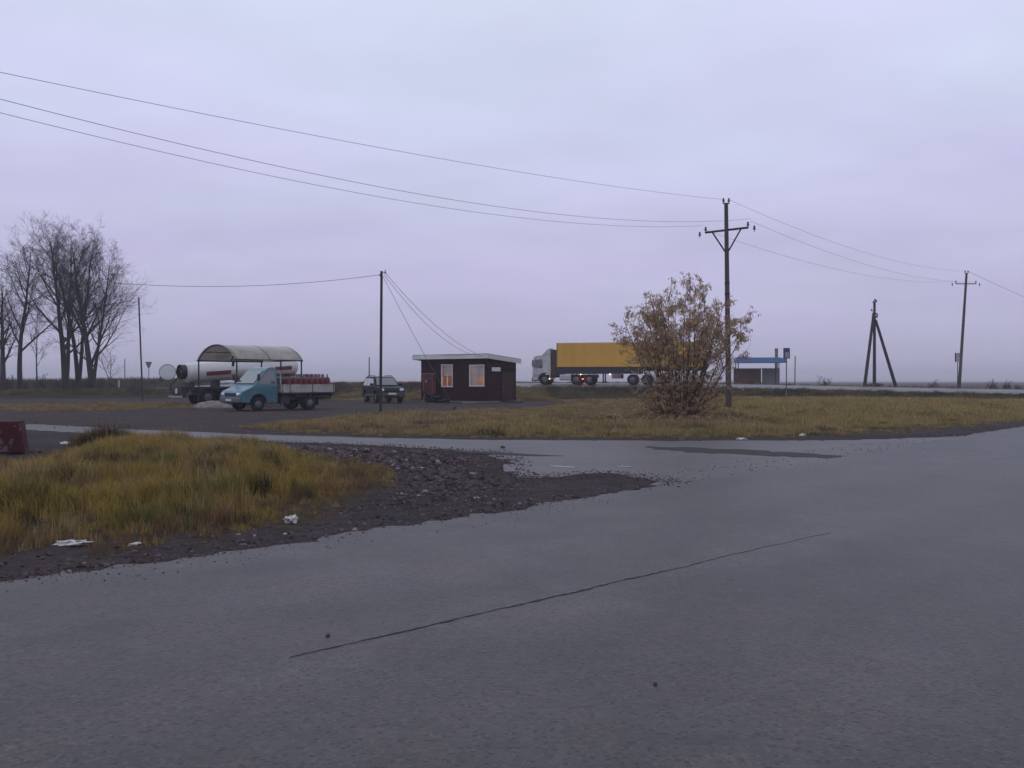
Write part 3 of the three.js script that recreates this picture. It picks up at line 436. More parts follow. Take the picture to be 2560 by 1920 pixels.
// ---------------------------------------------------------------- autumn bush
{
  const [bx, bD] = gpt(1702, 1054), rng = rngOf(81), wood = new Tubes(), fine = new Tubes(), leaves = [];
  for (let i = 0; i < 30; i++) {
    const az = i * 2.39996, tilt = Math.pow((i + .5) / 30, .7) * .66, d = V(Math.cos(az) * Math.sin(tilt), Math.cos(tilt), Math.sin(az) * Math.sin(tilt));
    const H = lerp(4.15, 3.55, (i + .5) / 30) * lerp(.85, 1.1, rng());
    const s = limb(rng, V(Math.cos(az) * .25 * rng() * 2, -.05, Math.sin(az) * .25 * rng() * 2), d, H, .035, .008, 9, .10, .015); wood.add(s.path, s.rad, 6);
    for (let j = 0; j < 13; j++) {
      const t = lerp(.12, 1, (j + rng()) / 13), a = s.along(t), L = lerp(.5, 1.15, rng()) * (1.15 - .45 * t), l = limb(rng, a.p, turned(rng, a.d, .4, 1.1), L, .011, .004, 4, .22, .05); fine.add(l.path, l.rad, 3);
      const nb = t > .35 ? 3 : 2; for (let k = 0; k < nb; k++) { const c = l.along(lerp(.3, 1, rng())), e = limb(rng, c.p, turned(rng, c.d, .4, .9), L * .5, .006, .003, 3, .3, 0); fine.add(e.path, e.rad, 3);
        const hgt = c.p.y, dens = hgt > 1.9 ? .62 : hgt > 1.2 ? .2 : .36, nl = 6; for (let m = 0; m < nl; m++) if (rng() < dens) { const f = e.along(rng()); leaves.push([f.p.x + (rng() - .5) * .16, f.p.y + (rng() - .5) * .16, f.p.z + (rng() - .5) * .16]); } }
      if (t > .55) for (let m = 0; m < 2; m++) { const f = l.along(rng()); leaves.push([f.p.x, f.p.y, f.p.z]); }
    }
  }
  for (let i = 0; i < 650; i++) { const a = rng() * 6.283, q = .3 + 3.0 * rng() * (.6 + .5 * rng()); leaves.push([Math.cos(a) * q, .10 + .12 * rng(), Math.sin(a) * q]); }
  for (let i = 0; i < 70; i++) { const az = rng() * 6.283, d = V(Math.cos(az), lerp(.2, .9, rng()), Math.sin(az)).normalize(), s = limb(rng, V(Math.cos(az) * .3, -.05, Math.sin(az) * .3), d, lerp(.9, 2.6, rng()), .014, .004, 6, .2, .03); fine.add(s.path, s.rad, 4); for (let k = 0; k < 5; k++) { const f = s.along(lerp(.3, 1, rng())), e = limb(rng, f.p, turned(rng, f.d, .3, .9), .5, .006, .003, 3, .3, 0); fine.add(e.path, e.rad, 3); for (let q = 0; q < 2; q++) if (rng() < .7) { const w = e.along(rng()); leaves.push([w.p.x, w.p.y, w.p.z]); } } }
  const t = thing('autumn_bush', 'large multi-stemmed bush with brown drooping autumn leaves', 'bush', V(bx, height(bx, bD), -bD), 0); t.scale.set(1, 1.07, 1);
  mesh('stem', wood.geo(), M.bushBark, t); mesh('twigs', fine.geo(), M.bushBark, t);
  const pos = []; const lr = rngOf(83); for (let k = 0; k < 5; k++) { const a = k * 1.256 + lr(), o = .02 + .02 * lr(), l = lerp(.06, .105, lr()), w = l * .22, cx = Math.cos(a), cz = Math.sin(a), tx = cx * .035, tz = cz * .035, y0 = -k * .012; const A = [cx * o, y0, cz * o], B = [cx * o - cz * w + tx, y0 - l * .5, cz * o + cx * w + tz], C = [cx * o + tx * 1.3, y0 - l, cz * o + tz * 1.3], E = [cx * o + cz * w + tx, y0 - l * .5, cz * o - cx * w + tz]; pos.push(...A, ...B, ...C, ...A, ...C, ...E); }
  const lg = new THREE.BufferGeometry(); lg.setAttribute('position', new THREE.Float32BufferAttribute(pos, 3)); lg.computeVertexNormals();
  const lm = new THREE.MeshPhysicalMaterial({ roughness: .9, specularIntensity: .3, side: THREE.DoubleSide, transmission: .45, thickness: 0 }), im = new THREE.InstancedMesh(lg, lm, leaves.length), m = new THREE.Matrix4(), q = new THREE.Quaternion(), c = new THREE.Color();
  leaves.forEach(([x, y, z], n) => { q.setFromEuler(new THREE.Euler((rng() - .5) * .9, rng() * 6.283, (rng() - .5) * .9)); const s = lerp(.75, 1.35, rng()); m.compose(V(x, y, z), q, V(s, s, s)); im.setMatrixAt(n, m); const k = y < 1.3 ? .5 + rng() * .5 : rng(), b = k < .5 ? [.46, .345, .225] : k < .8 ? [.52, .39, .23] : [.40, .22, .135], f = lerp(.7, 1.2, rng()); c.setRGB(b[0] * f, b[1] * f, b[2] * f); im.setColorAt(n, c); });
  im.name = 'foliage'; im.castShadow = im.receiveShadow = true; stuff(im); t.add(im);
}

// ---------------------------------------------------------------- wheels
function wheelGeo(r, w) {
  const tyre = lathe([[r * .58, -w / 2], [r * .92, -w / 2], [r * .985, -w * .40], [r, -w * .25], [r, w * .25], [r * .985, w * .40], [r * .92, w / 2], [r * .58, w / 2], [r * .58, -w / 2]], 28); tyre.rotateX(Math.PI / 2);
  const rim = lathe([[0, -w * .10], [r * .14, -w * .10], [r * .18, -w * .2], [r * .42, -w * .30], [r * .5, -w * .46], [r * .58, -w * .46], [r * .58, w * .44], [0, w * .40]], 24); rim.rotateX(-Math.PI / 2);
  const hub = lathe([[0, -w * .36], [r * .12, -w * .34], [r * .15, -w * .1], [0, -w * .1]], 14); hub.rotateX(-Math.PI / 2);
  return [tyre, merge([rim, hub])];
}
function wheel(parent, geos, x, y, z, flip) { const g = sub('wheel', parent, V(x, y, z)); if (flip) g.rotation.y = Math.PI; mesh('tyre', geos[0], M.rubber, g); mesh('rim', geos[1], M.rim, g); return g; }
const facing = (fx, fz) => Math.atan2(-fz, fx);

// ---------------------------------------------------------------- blue flatbed truck
{
  const t = thing('flatbed_truck', 'small blue flatbed truck carrying red gas cylinders', 'truck', V(-12.82, 0, -43.08), facing(-.68, .73));
  const nw = y => 1 - .165 * clamp((y - 1.25) / .87, 0, 1.1);
  const cab = mesh('cab', [slab([[.92, .40], [.955, .60], [.95, .80], [.86, .95], [.62, 1.05], [.2, 1.24], [-1.05, 1.28], [-1.05, .36], [-.44, .36], [0, .36, .44, Math.PI, 0, true], [.5, .36]], .97, .055),
    slab([[.24, 1.22], [-.42, 1.96], [-.56, 2.07], [-.80, 2.12], [-.99, 2.10], [-1.05, 2.0], [-1.05, 1.22]], .955, .05, nw)], M.bluePaint, t);
  const wsZ = .80, ws = plate(V(.165, 1.33, wsZ), V(.165, 1.33, -wsZ), V(-.375, 1.935, -.70), V(-.375, 1.935, .70), .012); mesh('windshield', ws, M.glass, t);
  mesh('windshield', plate(V(.19, 1.305, .83), V(.19, 1.305, -.83), V(.165, 1.33, -.80), V(.165, 1.33, .80), .01), M.blackPlastic, t).name = 'wiper_cowl';
  for (const s of [-1, 1]) {
    const d = sub('door', t);
    mesh('side_window', sidePanel([[.02, 1.31], [-.42, 1.83], [-.55, 1.93], [-.90, 1.95], [-.93, 1.31]], s * .95, s * .963, nw), M.glass, d);
    mesh('door_seam', [box(.012, .80, .012, -.95, .86, s * .966), box(.012, .62, .012, .30, .95, s * .966), box(1.25, .012, .012, -.32, .50, s * .966)], M.blackPlastic, d);
    mesh('handle', box(.14, .03, .03, -.80, 1.12, s * .985), M.blackPlastic, d);
    const mi = sub('mirror', t); mesh('mirror_arm', [bar(V(.06, 1.42, s * .95), V(.12, 1.55, s * 1.12), .02), bar(V(-.1, 1.62, s * .92), V(.12, 1.72, s * 1.12), .02)], M.blackPlastic, mi); mesh('mirror_head', box(.07, .32, .20, .12, 1.62, s * 1.16, 0, 0, 0, .03), M.blackPlastic, mi);
    const hl = sub('headlight', t, V(.93, .80, s * .70)); mesh('lens', box(.06, .15, .30, 0, 0, 0, 0, -s * .12, 0, .03), M.lampLens, hl); mesh('reflector', new THREE.SphereGeometry(.055, 14, 10).translate(.015, 0, 0), mat(.95, .95, .93, .1, .6), hl);
    mesh('turn_signal', box(.05, .12, .10, .90, .79, s * .89, 0, -s * .35, 0, .02), mat(.6, .3, .08, .3), t);
  }
  mesh('grille', [box(.05, .15, 1.02, .945, .79, 0), box(.055, .015, 1.02, .948, .76, 0), box(.055, .015, 1.02, .948, .82, 0)], M.blackPlastic, t);
  mesh('bumper', [box(.16, .22, 1.86, .93, .52, 0, 0, 0, 0, .05), box(.34, .2, .08, .76, .52, .92, 0, 0, 0, .03), box(.34, .2, .08, .76, .52, -.92, 0, 0, 0, .03)], mat(.10, .105, .115, .6), t);
  mesh('licence_plate', box(.02, .11, .50, 1.02, .53, .05), M.plateWhite, t);
  mesh('chassis', [box(4.6, .16, .12, -2.2, .58, .42), box(4.6, .16, .12, -2.2, .58, -.42), box(.9, .3, .35, -1.7, .52, .6), box(.5, .34, .4, -1.55, .5, -.62), box(.12, .12, 1.5, -2.9, .36, 0), box(.12, .12, 1.5, 0, .34, 0), box(1.6, .35, 1.2, .1, .55, 0)], M.blackPlastic, t);
  const wg = wheelGeo(.335, .2); for (const s of [-1, 1]) { wheel(t, wg, 0, .335, s * .85, s > 0); wheel(t, wg, -2.9, .335, s * .90, s > 0); wheel(t, wg, -2.9, .335, s * .66, s > 0); }
  for (const s of [-1, 1]) { mesh('mud_flap', box(.02, .36, .42, -3.38, .42, s * .78), M.rubber, t); mesh('tail_light', box(.04, .10, .30, -4.30, .70, s * .78), mat(.25, .02, .02, .3), t); }
  const bed = sub('cargo_bed', t);
  mesh('bed_floor', [box(3.06, .06, 2.1, -2.76, .84, 0), ...[-1.4, -2.1, -2.9, -3.6, -4.2].map(x => box(.08, .12, 2.0, x, .75, 0))], M.darkMetal, bed);
  mesh('headboard', [box(.04, .40, 2.08, -1.23, 1.08, 0), box(.05, .72, .05, -1.2, 1.6, .95), box(.05, .72, .05, -1.2, 1.6, -.95), box(.05, .05, 1.95, -1.2, 1.95, 0), box(.04, .04, 1.9, -1.2, 1.6, 0)], M.greyBoard, bed);
  for (const s of [-1, 1]) { let x0 = -1.26; for (const L of [.40, 1.30, 1.28]) { mesh('side_board', [box(L - .025, .40, .035, x0 - L / 2, 1.075, s * 1.05), box(L - .06, .03, .02, x0 - L / 2, 1.0, s * 1.068), box(L - .06, .03, .02, x0 - L / 2, 1.15, s * 1.068)], M.greyBoard, bed); mesh('bed_post', box(.035, .43, .05, x0 - L, 1.075, s * 1.055), M.darkMetal, bed); x0 -= L; } }
  mesh('tailgate', box(.04, .38, 2.04, -4.32, 1.075, 0, 0, 0, 0), M.greyBoard, bed);
  // cylinders: each stands on the bed by itself
  const body = lathe([[0, 0], [.12, 0], [.15, .03], [.15, .62], [.135, .70], [.09, .76], [.04, .785], [0, .79]], 16), valve = merge([new THREE.CylinderGeometry(.035, .035, .07, 8).translate(0, .815, 0), new THREE.CylinderGeometry(.02, .02, .06, 8).translate(0, .87, 0), box(.09, .035, .035, .03, .86, 0), new THREE.CylinderGeometry(.045, .03, .03, 8).translate(0, .91, 0)]);
  t.updateMatrixWorld(true); const rng = rngOf(91); let first = null;
  for (let r = 0; r < 6; r++) for (let k = 0; k < 8; k++) {
    const p = t.localToWorld(V(-1.72 - k * .325, .87, -.86 + r * .33)); let c;
    if (!first) { c = thing('gas_cylinder', 'red gas cylinder on the blue truck bed', 'gas cylinder', p, 0, 'red gas cylinders on the flatbed'); mesh('cylinder_body', body, M.redPaint, c); mesh('valve', valve, M.darkMetal, c); first = c; }
    else { c = first.clone(); c.name = numbered('gas_cylinder'); scene.add(c); c.position.copy(p); }
    c.userData = { ...c.userData, label: r === 0 ? ['first', 'second', 'third', 'fourth', 'fifth', 'sixth', 'seventh', 'last'][k] + ' red gas cylinder behind the cab in the near row' : 'red gas cylinder behind the near row on the blue truck bed' };
    c.rotation.y = rng() * 6.28;
  }
}

// ---------------------------------------------------------------- canopy shelter over the tank trailer
{
  const t = thing('arched_canopy', 'steel canopy with arched translucent roof over the tank trailer', 'canopy', V(-14.9, 0, -48), Math.PI / 4);
  const L = 4.0, W = 4.5, eave = 2.60, rise = .86, arc = (k, N = 16) => { const a = Math.PI * (1 - k / N), z = -W / 2 + (W / 2) * -Math.cos(a) * -1, zz = -W / 2 - (W / 2) * Math.cos(a); return V(0, eave + rise * Math.pow(Math.sin(a), 1.6), zz); };
  const pr = []; for (let k = 0; k <= 16; k++) pr.push(arc(k));
  const pos = [], uv = []; for (let i = 0; i < 8; i++) for (let k = 0; k < 16; k++) { const x0 = -.1 + (L + .2) * i / 8, x1 = -.1 + (L + .2) * (i + 1) / 8; const A = [x0, pr[k].y + .03, pr[k].z], B = [x1, pr[k].y + .03, pr[k].z], C = [x1, pr[k + 1].y + .03, pr[k + 1].z], E = [x0, pr[k + 1].y + .03, pr[k + 1].z]; pos.push(...A, ...B, ...C, ...A, ...C, ...E); uv.push(x0, k / 4, x1, k / 4, x1, (k + 1) / 4, x0, k / 4, x1, (k + 1) / 4, x0, (k + 1) / 4); }
  let g = new THREE.BufferGeometry(); g.setAttribute('position', new THREE.Float32BufferAttribute(pos, 3)); g.setAttribute('uv', new THREE.Float32BufferAttribute(uv, 2)); g.computeVertexNormals(); mesh('roof_sheet', g, M.polycarb, t);
  for (const x of [0, L / 2, L]) mesh('arch_rib', tube(pr.map(p => V(x, p.y, p.z)), .035, 32, 6), M.darkMetal, t);
  for (const k of [0, 4, 8, 12, 16]) mesh('purlin', rod(V(-.1, pr[k].y, pr[k].z), V(L + .1, pr[k].y, pr[k].z), k % 16 ? .02 : .04), M.darkMetal, t);
  for (const [x, z] of [[0, 0], [L, 0], [0, -W], [L, -W], [L, -W / 2]]) mesh('post', rod(V(x, -.1, z), V(x, z === -W / 2 ? eave + rise : eave, z), .045, .045, 8), M.darkMetal, t);
  mesh('tie_beam', rod(V(L, eave, -W), V(L, eave, 0), .025), M.darkMetal, t);
  mesh('lamp', [box(.12, .30, .12, 0, eave - .22, -.4, .3, 0, 0, .03), rod(V(0, eave, -.4), V(0, eave - .1, -.4), .015)], M.darkMetal, t).userData.label = 'dark lamp hanging under the front edge';
}
// ---------------------------------------------------------------- white tank trailer
{
  const t = thing('tank_trailer', 'white gas tank trailer with dark red stripes behind the canopy', 'tank trailer', V(-19.5, 0, -52.6), Math.PI / 4);
  const r = .61, L = 7.6, tilt = .075, cy = 1.88;
  const tank = sub('tank', t, V(0, cy, 0)); tank.rotation.z = tilt;
  const prof = [[0, 0]]; for (let k = 1; k <= 8; k++) { const a = k / 8 * Math.PI / 2; prof.push([r * Math.sin(a), .28 * (1 - Math.cos(a))]); } for (let k = 8; k >= 0; k--) { const a = k / 8 * Math.PI / 2; prof.push([r * Math.sin(a), L - .28 * (1 - Math.cos(a))]); }
  mesh('tank_shell', lathe(prof, 40).rotateZ(-Math.PI / 2), M.tankWhite, tank);
  const stripe = (x0, x1, a0, a1, rr) => { const g = new THREE.CylinderGeometry(rr, rr, x1 - x0, 10, 1, true, a0, a1 - a0); g.rotateZ(-Math.PI / 2); g.translate((x0 + x1) / 2, 0, 0); return g; };
  // angle measured so that the strip faces the right-hand side (+z)
  const strip = (x0, x1, y0, y1, rr, m, name) => { const pos = []; for (let k = 0; k < 4; k++) { const p = f => { const a = Math.asin(lerp(y0, y1, f) / r); return [Math.sin(a) * rr, Math.cos(a) * rr]; }; const [ya, za] = p(k / 4), [yb, zb] = p((k + 1) / 4); pos.push(x0, ya, za, x1, ya, za, x1, yb, zb, x0, ya, za, x1, yb, zb, x0, yb, zb); } const g = new THREE.BufferGeometry(); g.setAttribute('position', new THREE.Float32BufferAttribute(pos, 3)); g.computeVertexNormals(); mesh(name, g, m, tank); };
  for (const [a, b] of [[1.15, 2.75], [5.75, 6.95]]) { strip(a, b, -.20, .02, r + .006, M.darkRed, 'stripe'); strip(a, b, -.245, -.205, r + .006, mat(.45, .16, .12, .6), 'pinstripe'); }
  mesh('manhole', [new THREE.CylinderGeometry(.22, .22, .16, 20).translate(3.4, r + .04, 0), new THREE.CylinderGeometry(.27, .27, .04, 20).translate(3.4, r + .13, 0)], M.tankWhite, tank);
  const ring = lathe([[.40, 0], [.43, 0], [.43, .40], [.40, .40], [.40, 0]], 30).rotateZ(Math.PI / 2); ring.translate(.16, .10, 0);
  const cab = sub('valve_cabinet', t, V(0, cy, 0)); mesh('cabinet_ring', ring, M.darkMetal, cab); mesh('cabinet_back', new THREE.CircleGeometry(.40, 30).rotateY(-Math.PI / 2).translate(-.02, .1, 0), M.blackPlastic, cab); mesh('valves', [box(.14, .12, .3, -.1, .12, .05, 0, 0, 0, .03), new THREE.CylinderGeometry(.07, .07, .10, 14).rotateZ(Math.PI / 2).translate(-.12, .28, -.12), new THREE.CylinderGeometry(.05, .05, .14, 10).rotateZ(Math.PI / 2).translate(-.12, -.08, .12)], M.rim, cab);
  const lid = sub('cabinet_lid', t, V(-.22, cy + .07, -.42)); lid.rotation.y = -.55; mesh('lid_disc', [new THREE.CircleGeometry(.47, 36).translate(-.50, 0, 0)], M.lidGrey, lid); mesh('lid_rim', new THREE.TorusGeometry(.47, .016, 8, 40).translate(-.50, 0, 0), M.steelPole, lid);
  mesh('hose', tube([V(-.14, cy - .05, .1), V(-.35, cy - .25, .05), V(-.6, cy - .6, -.1), V(-.72, 1.1, -.2), V(-.62, .9, -.25)], .03, 30, 8), M.rubber, t);
  mesh('chassis', [box(7.2, .22, .14, 3.6, .98, .42), box(7.2, .22, .14, 3.6, .98, -.42), ...[.4, 2.0, 3.6, 5.2, 6.8].map((x, i) => box(.14, .5 + .12 * i * .9, 1.0, x, 1.12 + i * .055, 0)), box(1.1, .42, .55, 3.3, .72, .5), box(.6, .40, .5, 4.6, .78, .5)], M.blackPlastic, t);
  mesh('rear_box', [box(.5, .42, 1.5, -.22, .92, 0, 0, 0, 0, .03), box(.2, .3, 1.7, -.30, .62, 0)], M.blackPlastic, t);
  mesh('bumper', box(.06, .10, 1.75, -.48, .52, 0), M.greyBoard, t); mesh('licence_plate', box(.015, .30, .26, -.485, .85, .12), M.plateWhite, t);
  for (const s of [-1, 1]) mesh('tail_light', box(.03, .12, .22, -.42, .66, s * .66), mat(.22, .02, .025, .35), t);
  const wg = wheelGeo(.46, .26); for (const x of [1.15, 2.25]) for (const s of [-1, 1]) wheel(t, wg, x, .46, s * .72, s < 0 ? false : true);
  mesh('mudguard', [slab([[.55, .62], [.75, 1.0], [2.65, 1.0], [2.85, .62], [2.80, .62], [2.6, .96], [.80, .96], [.60, .62]], .9, .01)], M.blackPlastic, t);
  for (const s of [-1, 1]) mesh('support_leg', [box(.1, 1.0, .1, 6.3, .5, s * .5), box(.26, .04, .26, 6.3, .02, s * .5)], M.darkMetal, t);
}

// ---------------------------------------------------------------- dark off-roader
{
  const t = thing('off_road_car', 'dark off-road car parked behind the steel pole', 'car', V(-7.71, 0, -57), facing(.40, .915));
  const nw = y => 1 - .20 * clamp((y - 1.08) / .66, 0, 1.1);
  mesh('body', [slab([[-.02, .42], [0, .60], [-.02, .80], [-.08, .98], [-.35, 1.04], [-1.2, 1.12], [-4.34, 1.12], [-4.38, .6], [-4.32, .38], [-3.93, .38], [-3.5, .38, .43, 0, Math.PI, false], [-1.28, .38], [-.85, .38, .43, Math.PI, 0, true], [-.3, .36]].map(p => p.length === 6 ? (p[0] === -3.5 ? [-3.5, .38, .43, Math.PI, 0, true] : p) : p).filter((p, i) => true), .875, .06),
    slab([[-1.12, 1.08], [-1.80, 1.62], [-2.02, 1.71], [-2.6, 1.745], [-3.9, 1.73], [-4.12, 1.66], [-4.32, 1.08]], .85, .05, nw)], M.suv, t);
  mesh('windshield', plate(V(-1.165, 1.155, .70), V(-1.165, 1.155, -.70), V(-1.765, 1.628, -.60), V(-1.765, 1.628, .60), .012).translate(0.014, .016, 0), M.glass, t);
  for (const s of [-1, 1]) {
    for (const w of [[[-1.42, 1.15], [-1.92, 1.58], [-2.35, 1.62], [-2.35, 1.15]], [[-2.43, 1.15], [-2.43, 1.62], [-3.2, 1.62], [-3.2, 1.15]], [[-3.28, 1.15], [-3.28, 1.62], [-3.9, 1.60], [-4.08, 1.15]]]) mesh('side_window', sidePanel(w, s * .842, s * .858, nw), M.glass, t);
    const d = sub('door', t); mesh('door_seam', [box(.012, .62, .012, -2.39, .80, s * .872), box(.012, .62, .012, -1.35, .80, s * .872), box(.012, .55, .012, -3.24, .85, s * .872)], M.blackPlastic, d); mesh('handle', [box(.14, .03, .03, -2.2, 1.0, s * .885), box(.14, .03, .03, -3.08, 1.0, s * .885)], M.chrome, d);
    mesh('side_cladding', box(2.1, .14, .03, -2.18, .52, s * .878, 0, 0, 0, .012), mat(.07, .07, .075, .6), t);
    const mi = sub('mirror', t, V(-1.38, 1.22, s * .97)); mesh('mirror_head', box(.12, .15, .22, 0, 0, 0, 0, 0, 0, .05), M.suv, mi);
    mesh('headlight', box(.08, .17, .30, -.05, .87, s * .66, 0, -s * .15, 0, .04), M.lampLens, t);
    mesh('roof_rail', [rod(V(-2.1, 1.80, s * .58), V(-3.85, 1.80, s * .58), .02), rod(V(-2.1, 1.80, s * .58), V(-2.02, 1.70, s * .60), .02), rod(V(-3.85, 1.80, s * .58), V(-3.93, 1.70, s * .60), .02)], M.darkMetal, t);
    mesh('fog_lamp', new THREE.CylinderGeometry(.06, .06, .03, 14).rotateZ(Math.PI / 2).translate(.035, .48, s * .58), M.lampLens, t);
  }
  mesh('grille', [box(.05, .15, .92, .0, .87, 0), box(.056, .015, .92, .002, .85, 0), box(.056, .015, .92, .002, .90, 0)], M.blackPlastic, t);
  mesh('bumper', box(.18, .26, 1.74, -.02, .56, 0, 0, 0, 0, .06), mat(.035, .037, .042, .5), t); mesh('licence_plate', box(.015, .115, .52, .08, .62, 0), M.plateWhite, t);
  mesh('underbody', [box(3.9, .2, 1.3, -2.2, .45, 0)], M.blackPlastic, t);
  const wg = wheelGeo(.36, .24); for (const s of [-1, 1]) { wheel(t, wg, -.85, .36, s * .76, s > 0); wheel(t, wg, -3.5, .36, s * .76, s > 0); }
}

// ---------------------------------------------------------------- dark brown hut
{
  const t = thing('wooden_hut', 'dark brown wooden hut with white roof edge and lit windows', 'hut', V(-1.59, 0, -57.8), -35 * Math.PI / 180);
  const W = 5.7, Dp = 3.25, th = .10, top = 2.93;
  const holes = [[-1.48, -.29, 1.10, 2.48], [-3.88, -2.94, 1.05, 2.52]];
  const sh = new THREE.Shape([[-W, .12], [0, .12], [0, top], [-W, top]].map(p => new THREE.Vector2(...p)));
  for (const [x0, x1, y0, y1] of holes) { const h = new THREE.Path(); h.moveTo(x0, y0); h.lineTo(x0, y1); h.lineTo(x1, y1); h.lineTo(x1, y0); h.closePath(); sh.holes.push(h); }
  const front = new THREE.ExtrudeGeometry(sh, { depth: th, bevelEnabled: false }).translate(0, 0, -th); mesh('front_wall', front, M.hutWall, t);
  const roofTop = z => top + .0 + z * .075;
  mesh('door_wall', [sidePanel([[-Dp, .12], [-th - .002, .12], [-th - .002, roofTop(-th)], [-Dp, roofTop(-Dp)]], 0, th).rotateY(-Math.PI / 2).translate(0, 0, 0)].map(g => { return g; }), M.hutWall, t).visible = true;
  mesh('side_wall', sidePanel([[-Dp, .12], [-th - .002, .12], [-th - .002, roofTop(-th)], [-Dp, roofTop(-Dp)]], 0, th).rotateY(-Math.PI / 2).translate(-W + th, 0, 0), M.hutWall, t);
  mesh('back_wall', box(W - 2 * th - .01, roofTop(-Dp) - .12, th, -W / 2, .12 + (roofTop(-Dp) - .12) / 2, -Dp + th / 2), M.hutWall, t);
  mesh('floor_slab', box(W - .02, .10, Dp - .02, -W / 2, .07, -Dp / 2), M.concrete, t);
  mesh('plinth_block', [box(.4, .14, .3, -W + .3, .06, -.2), box(.4, .14, .3, -.3, .06, -.2)], M.concrete, t);
  mesh('inner_lining', [box(W - 2 * th - .04, 2.4, .03, -W / 2, 1.35, -Dp + th + .03), box(.03, 2.4, Dp - 2 * th - .1, -W + th + .03, 1.35, -Dp / 2), box(.03, 2.4, Dp - 2 * th - .1, -th - .03, 1.35, -Dp / 2)], M.interior, t);
  // roof
  const rf = sub('roof', t), ov = .32, fh = .29; const ry = z => roofTop(z) + .01;
  mesh('roof_deck', plate(V(-W - .55, ry(.22) + .24, .22), V(.18, ry(.22) + .24, .22), V(.18, ry(-Dp - ov) + .24, -Dp - ov), V(-W - .55, ry(-Dp - ov) + .24, -Dp - ov), .03), M.felt, rf);
  mesh('ceiling', plate(V(-W - .5, ry(.18), .18), V(.14, ry(.18), .18), V(.14, ry(-Dp - ov), -Dp - ov + .04), V(-W - .5, ry(-Dp - ov), -Dp - ov + .04), .02), M.felt, rf);
  mesh('fascia', box(W + .74, fh, .03, -W / 2 - .185, ry(.24) + fh / 2 - .05, .238), M.fascia, rf);
  const fb = (x) => plate(V(x, ry(.25) - .05, .254), V(x, ry(-Dp - ov) - .05, -Dp - ov), V(x, ry(-Dp - ov) + fh - .05, -Dp - ov), V(x, ry(.25) + fh - .05, .254), .03);
  mesh('fascia', fb(.186), M.fascia, rf); mesh('fascia', fb(-W - .585), M.fascia, rf);
  // windows
  holes.forEach(([x0, x1, y0, y1], i) => {
    const w = sub('window', t), cx = (x0 + x1) / 2, cyy = (y0 + y1) / 2, ww = x1 - x0, hh = y1 - y0;
    mesh('window_frame', [box(ww + .08, .07, .08, cx, y0 + .01, -.02), box(ww + .08, .06, .08, cx, y1, -.02), box(.06, hh - .06, .08, x0 + .005, cyy + .01, -.02), box(.06, hh - .06, .08, x1 - .005, cyy + .01, -.02)], mat(.72, .70, .68, .5), w);
    if (i === 0) mesh('mullion', box(.04, hh - .08, .05, cx + .02, cyy, -.035), mat(.5, .49, .49, .6), w); else mesh('mullion', box(.035, hh * .55, .05, cx, y0 + hh * .30, -.035), mat(.72, .70, .68, .5), w);
    mesh('pane', box(ww - .1, hh - .1, .006, cx, cyy, -.045), M.pane, w);
    const cur = (cx0, cx1, cy0, cy1) => { const g = new THREE.PlaneGeometry(cx1 - cx0, cy1 - cy0, 40, 1), p = g.attributes.position; for (let k = 0; k < p.count; k++) p.setZ(k, .018 * Math.sin(p.getX(k) * 38)); g.computeVertexNormals(); g.translate((cx0 + cx1) / 2, (cy0 + cy1) / 2, -.17); return g; };
    mesh('curtain', i === 0 ? [cur(x0, cx - .1, y0 + .05, y1), cur(cx - .1, x1, y0 + .58, y1)] : [cur(x0, x1, y0 + hh * .5, y1)], M.curtain, w);
  });
  const d = sub('door', t); mesh('door_leaf', box(.05, 1.96, 1.34, .03, 1.06, -2.19), M.hutDoor, d); mesh('door_frame', [box(.06, 2.05, .06, .035, 1.1, -1.49), box(.06, 2.05, .06, .035, 1.1, -2.89), box(.06, .07, 1.46, .035, 2.09, -2.19)], M.hutWall, d); mesh('handle', box(.05, .12, .03, .08, 1.05, -1.62), M.rim, d);
  mesh('sign_board', box(.03, .26, .94, .02, 2.21, -.92), M.plateWhite, t).userData.label = 'small white sign board beside the door';
  // room lamp
  const lamp = sub('room_lamp', t, V(-2.2, 2.62, -1.3)); const glow = mat(1, .8, .5, .5); glow.emissive = new THREE.Color(1, .7, .42); glow.emissiveIntensity = 6; mesh('bulb', new THREE.SphereGeometry(.07, 16, 12), glow, lamp);
  mesh('cord', rod(V(0, .05, 0), V(0, .25, 0), .008), M.blackPlastic, lamp);
  const pl = new THREE.PointLight(0xffc090, 8); pl.castShadow = true; pl.position.set(0, -.12, 0); lamp.add(pl);
  // things round the hut
  const W2 = (x, z) => { t.updateMatrixWorld(true); const p = t.localToWorld(V(x, 0, z)); p.y = 0; return p; };
  const fs = thing('fire_shield', 'red fire shield box on legs against the hut', 'fire shield', W2(-4.62, .45), -35 * Math.PI / 180);
  mesh('shield_box', box(1.0, 1.35, .28, 0, 1.25, 0, 0, 0, 0, .02), mat(.105, .014, .024, .6, 0, { map: grime }), fs); mesh('shield_frame', [box(1.06, .05, .32, 0, 1.93, 0), box(.03, 1.3, .02, .42, 1.25, .15), box(.78, .03, .02, .02, 1.62, .15), box(.03, .8, .02, -.36, 1.2, .15)], mat(.30, .10, .11, .5), fs); mesh('emblem', new THREE.CylinderGeometry(.09, .09, .02, 20).rotateX(Math.PI / 2).translate(-.12, 1.42, .15), mat(.36, .17, .18, .5), fs);
  for (const s of [-1, 1]) mesh('leg', bar(V(s * .42, -.02, .1), V(s * .36, .6, 0), .05), mat(.3, .2, .2, .6), fs);
  const wood = lump(51, .5, 1.5, .55, .7, 2, .5);
  const heap = thing('junk_heap', 'dark heap of old tyres and brush before the hut', 'heap', W2(-3.55, .9), -.6);
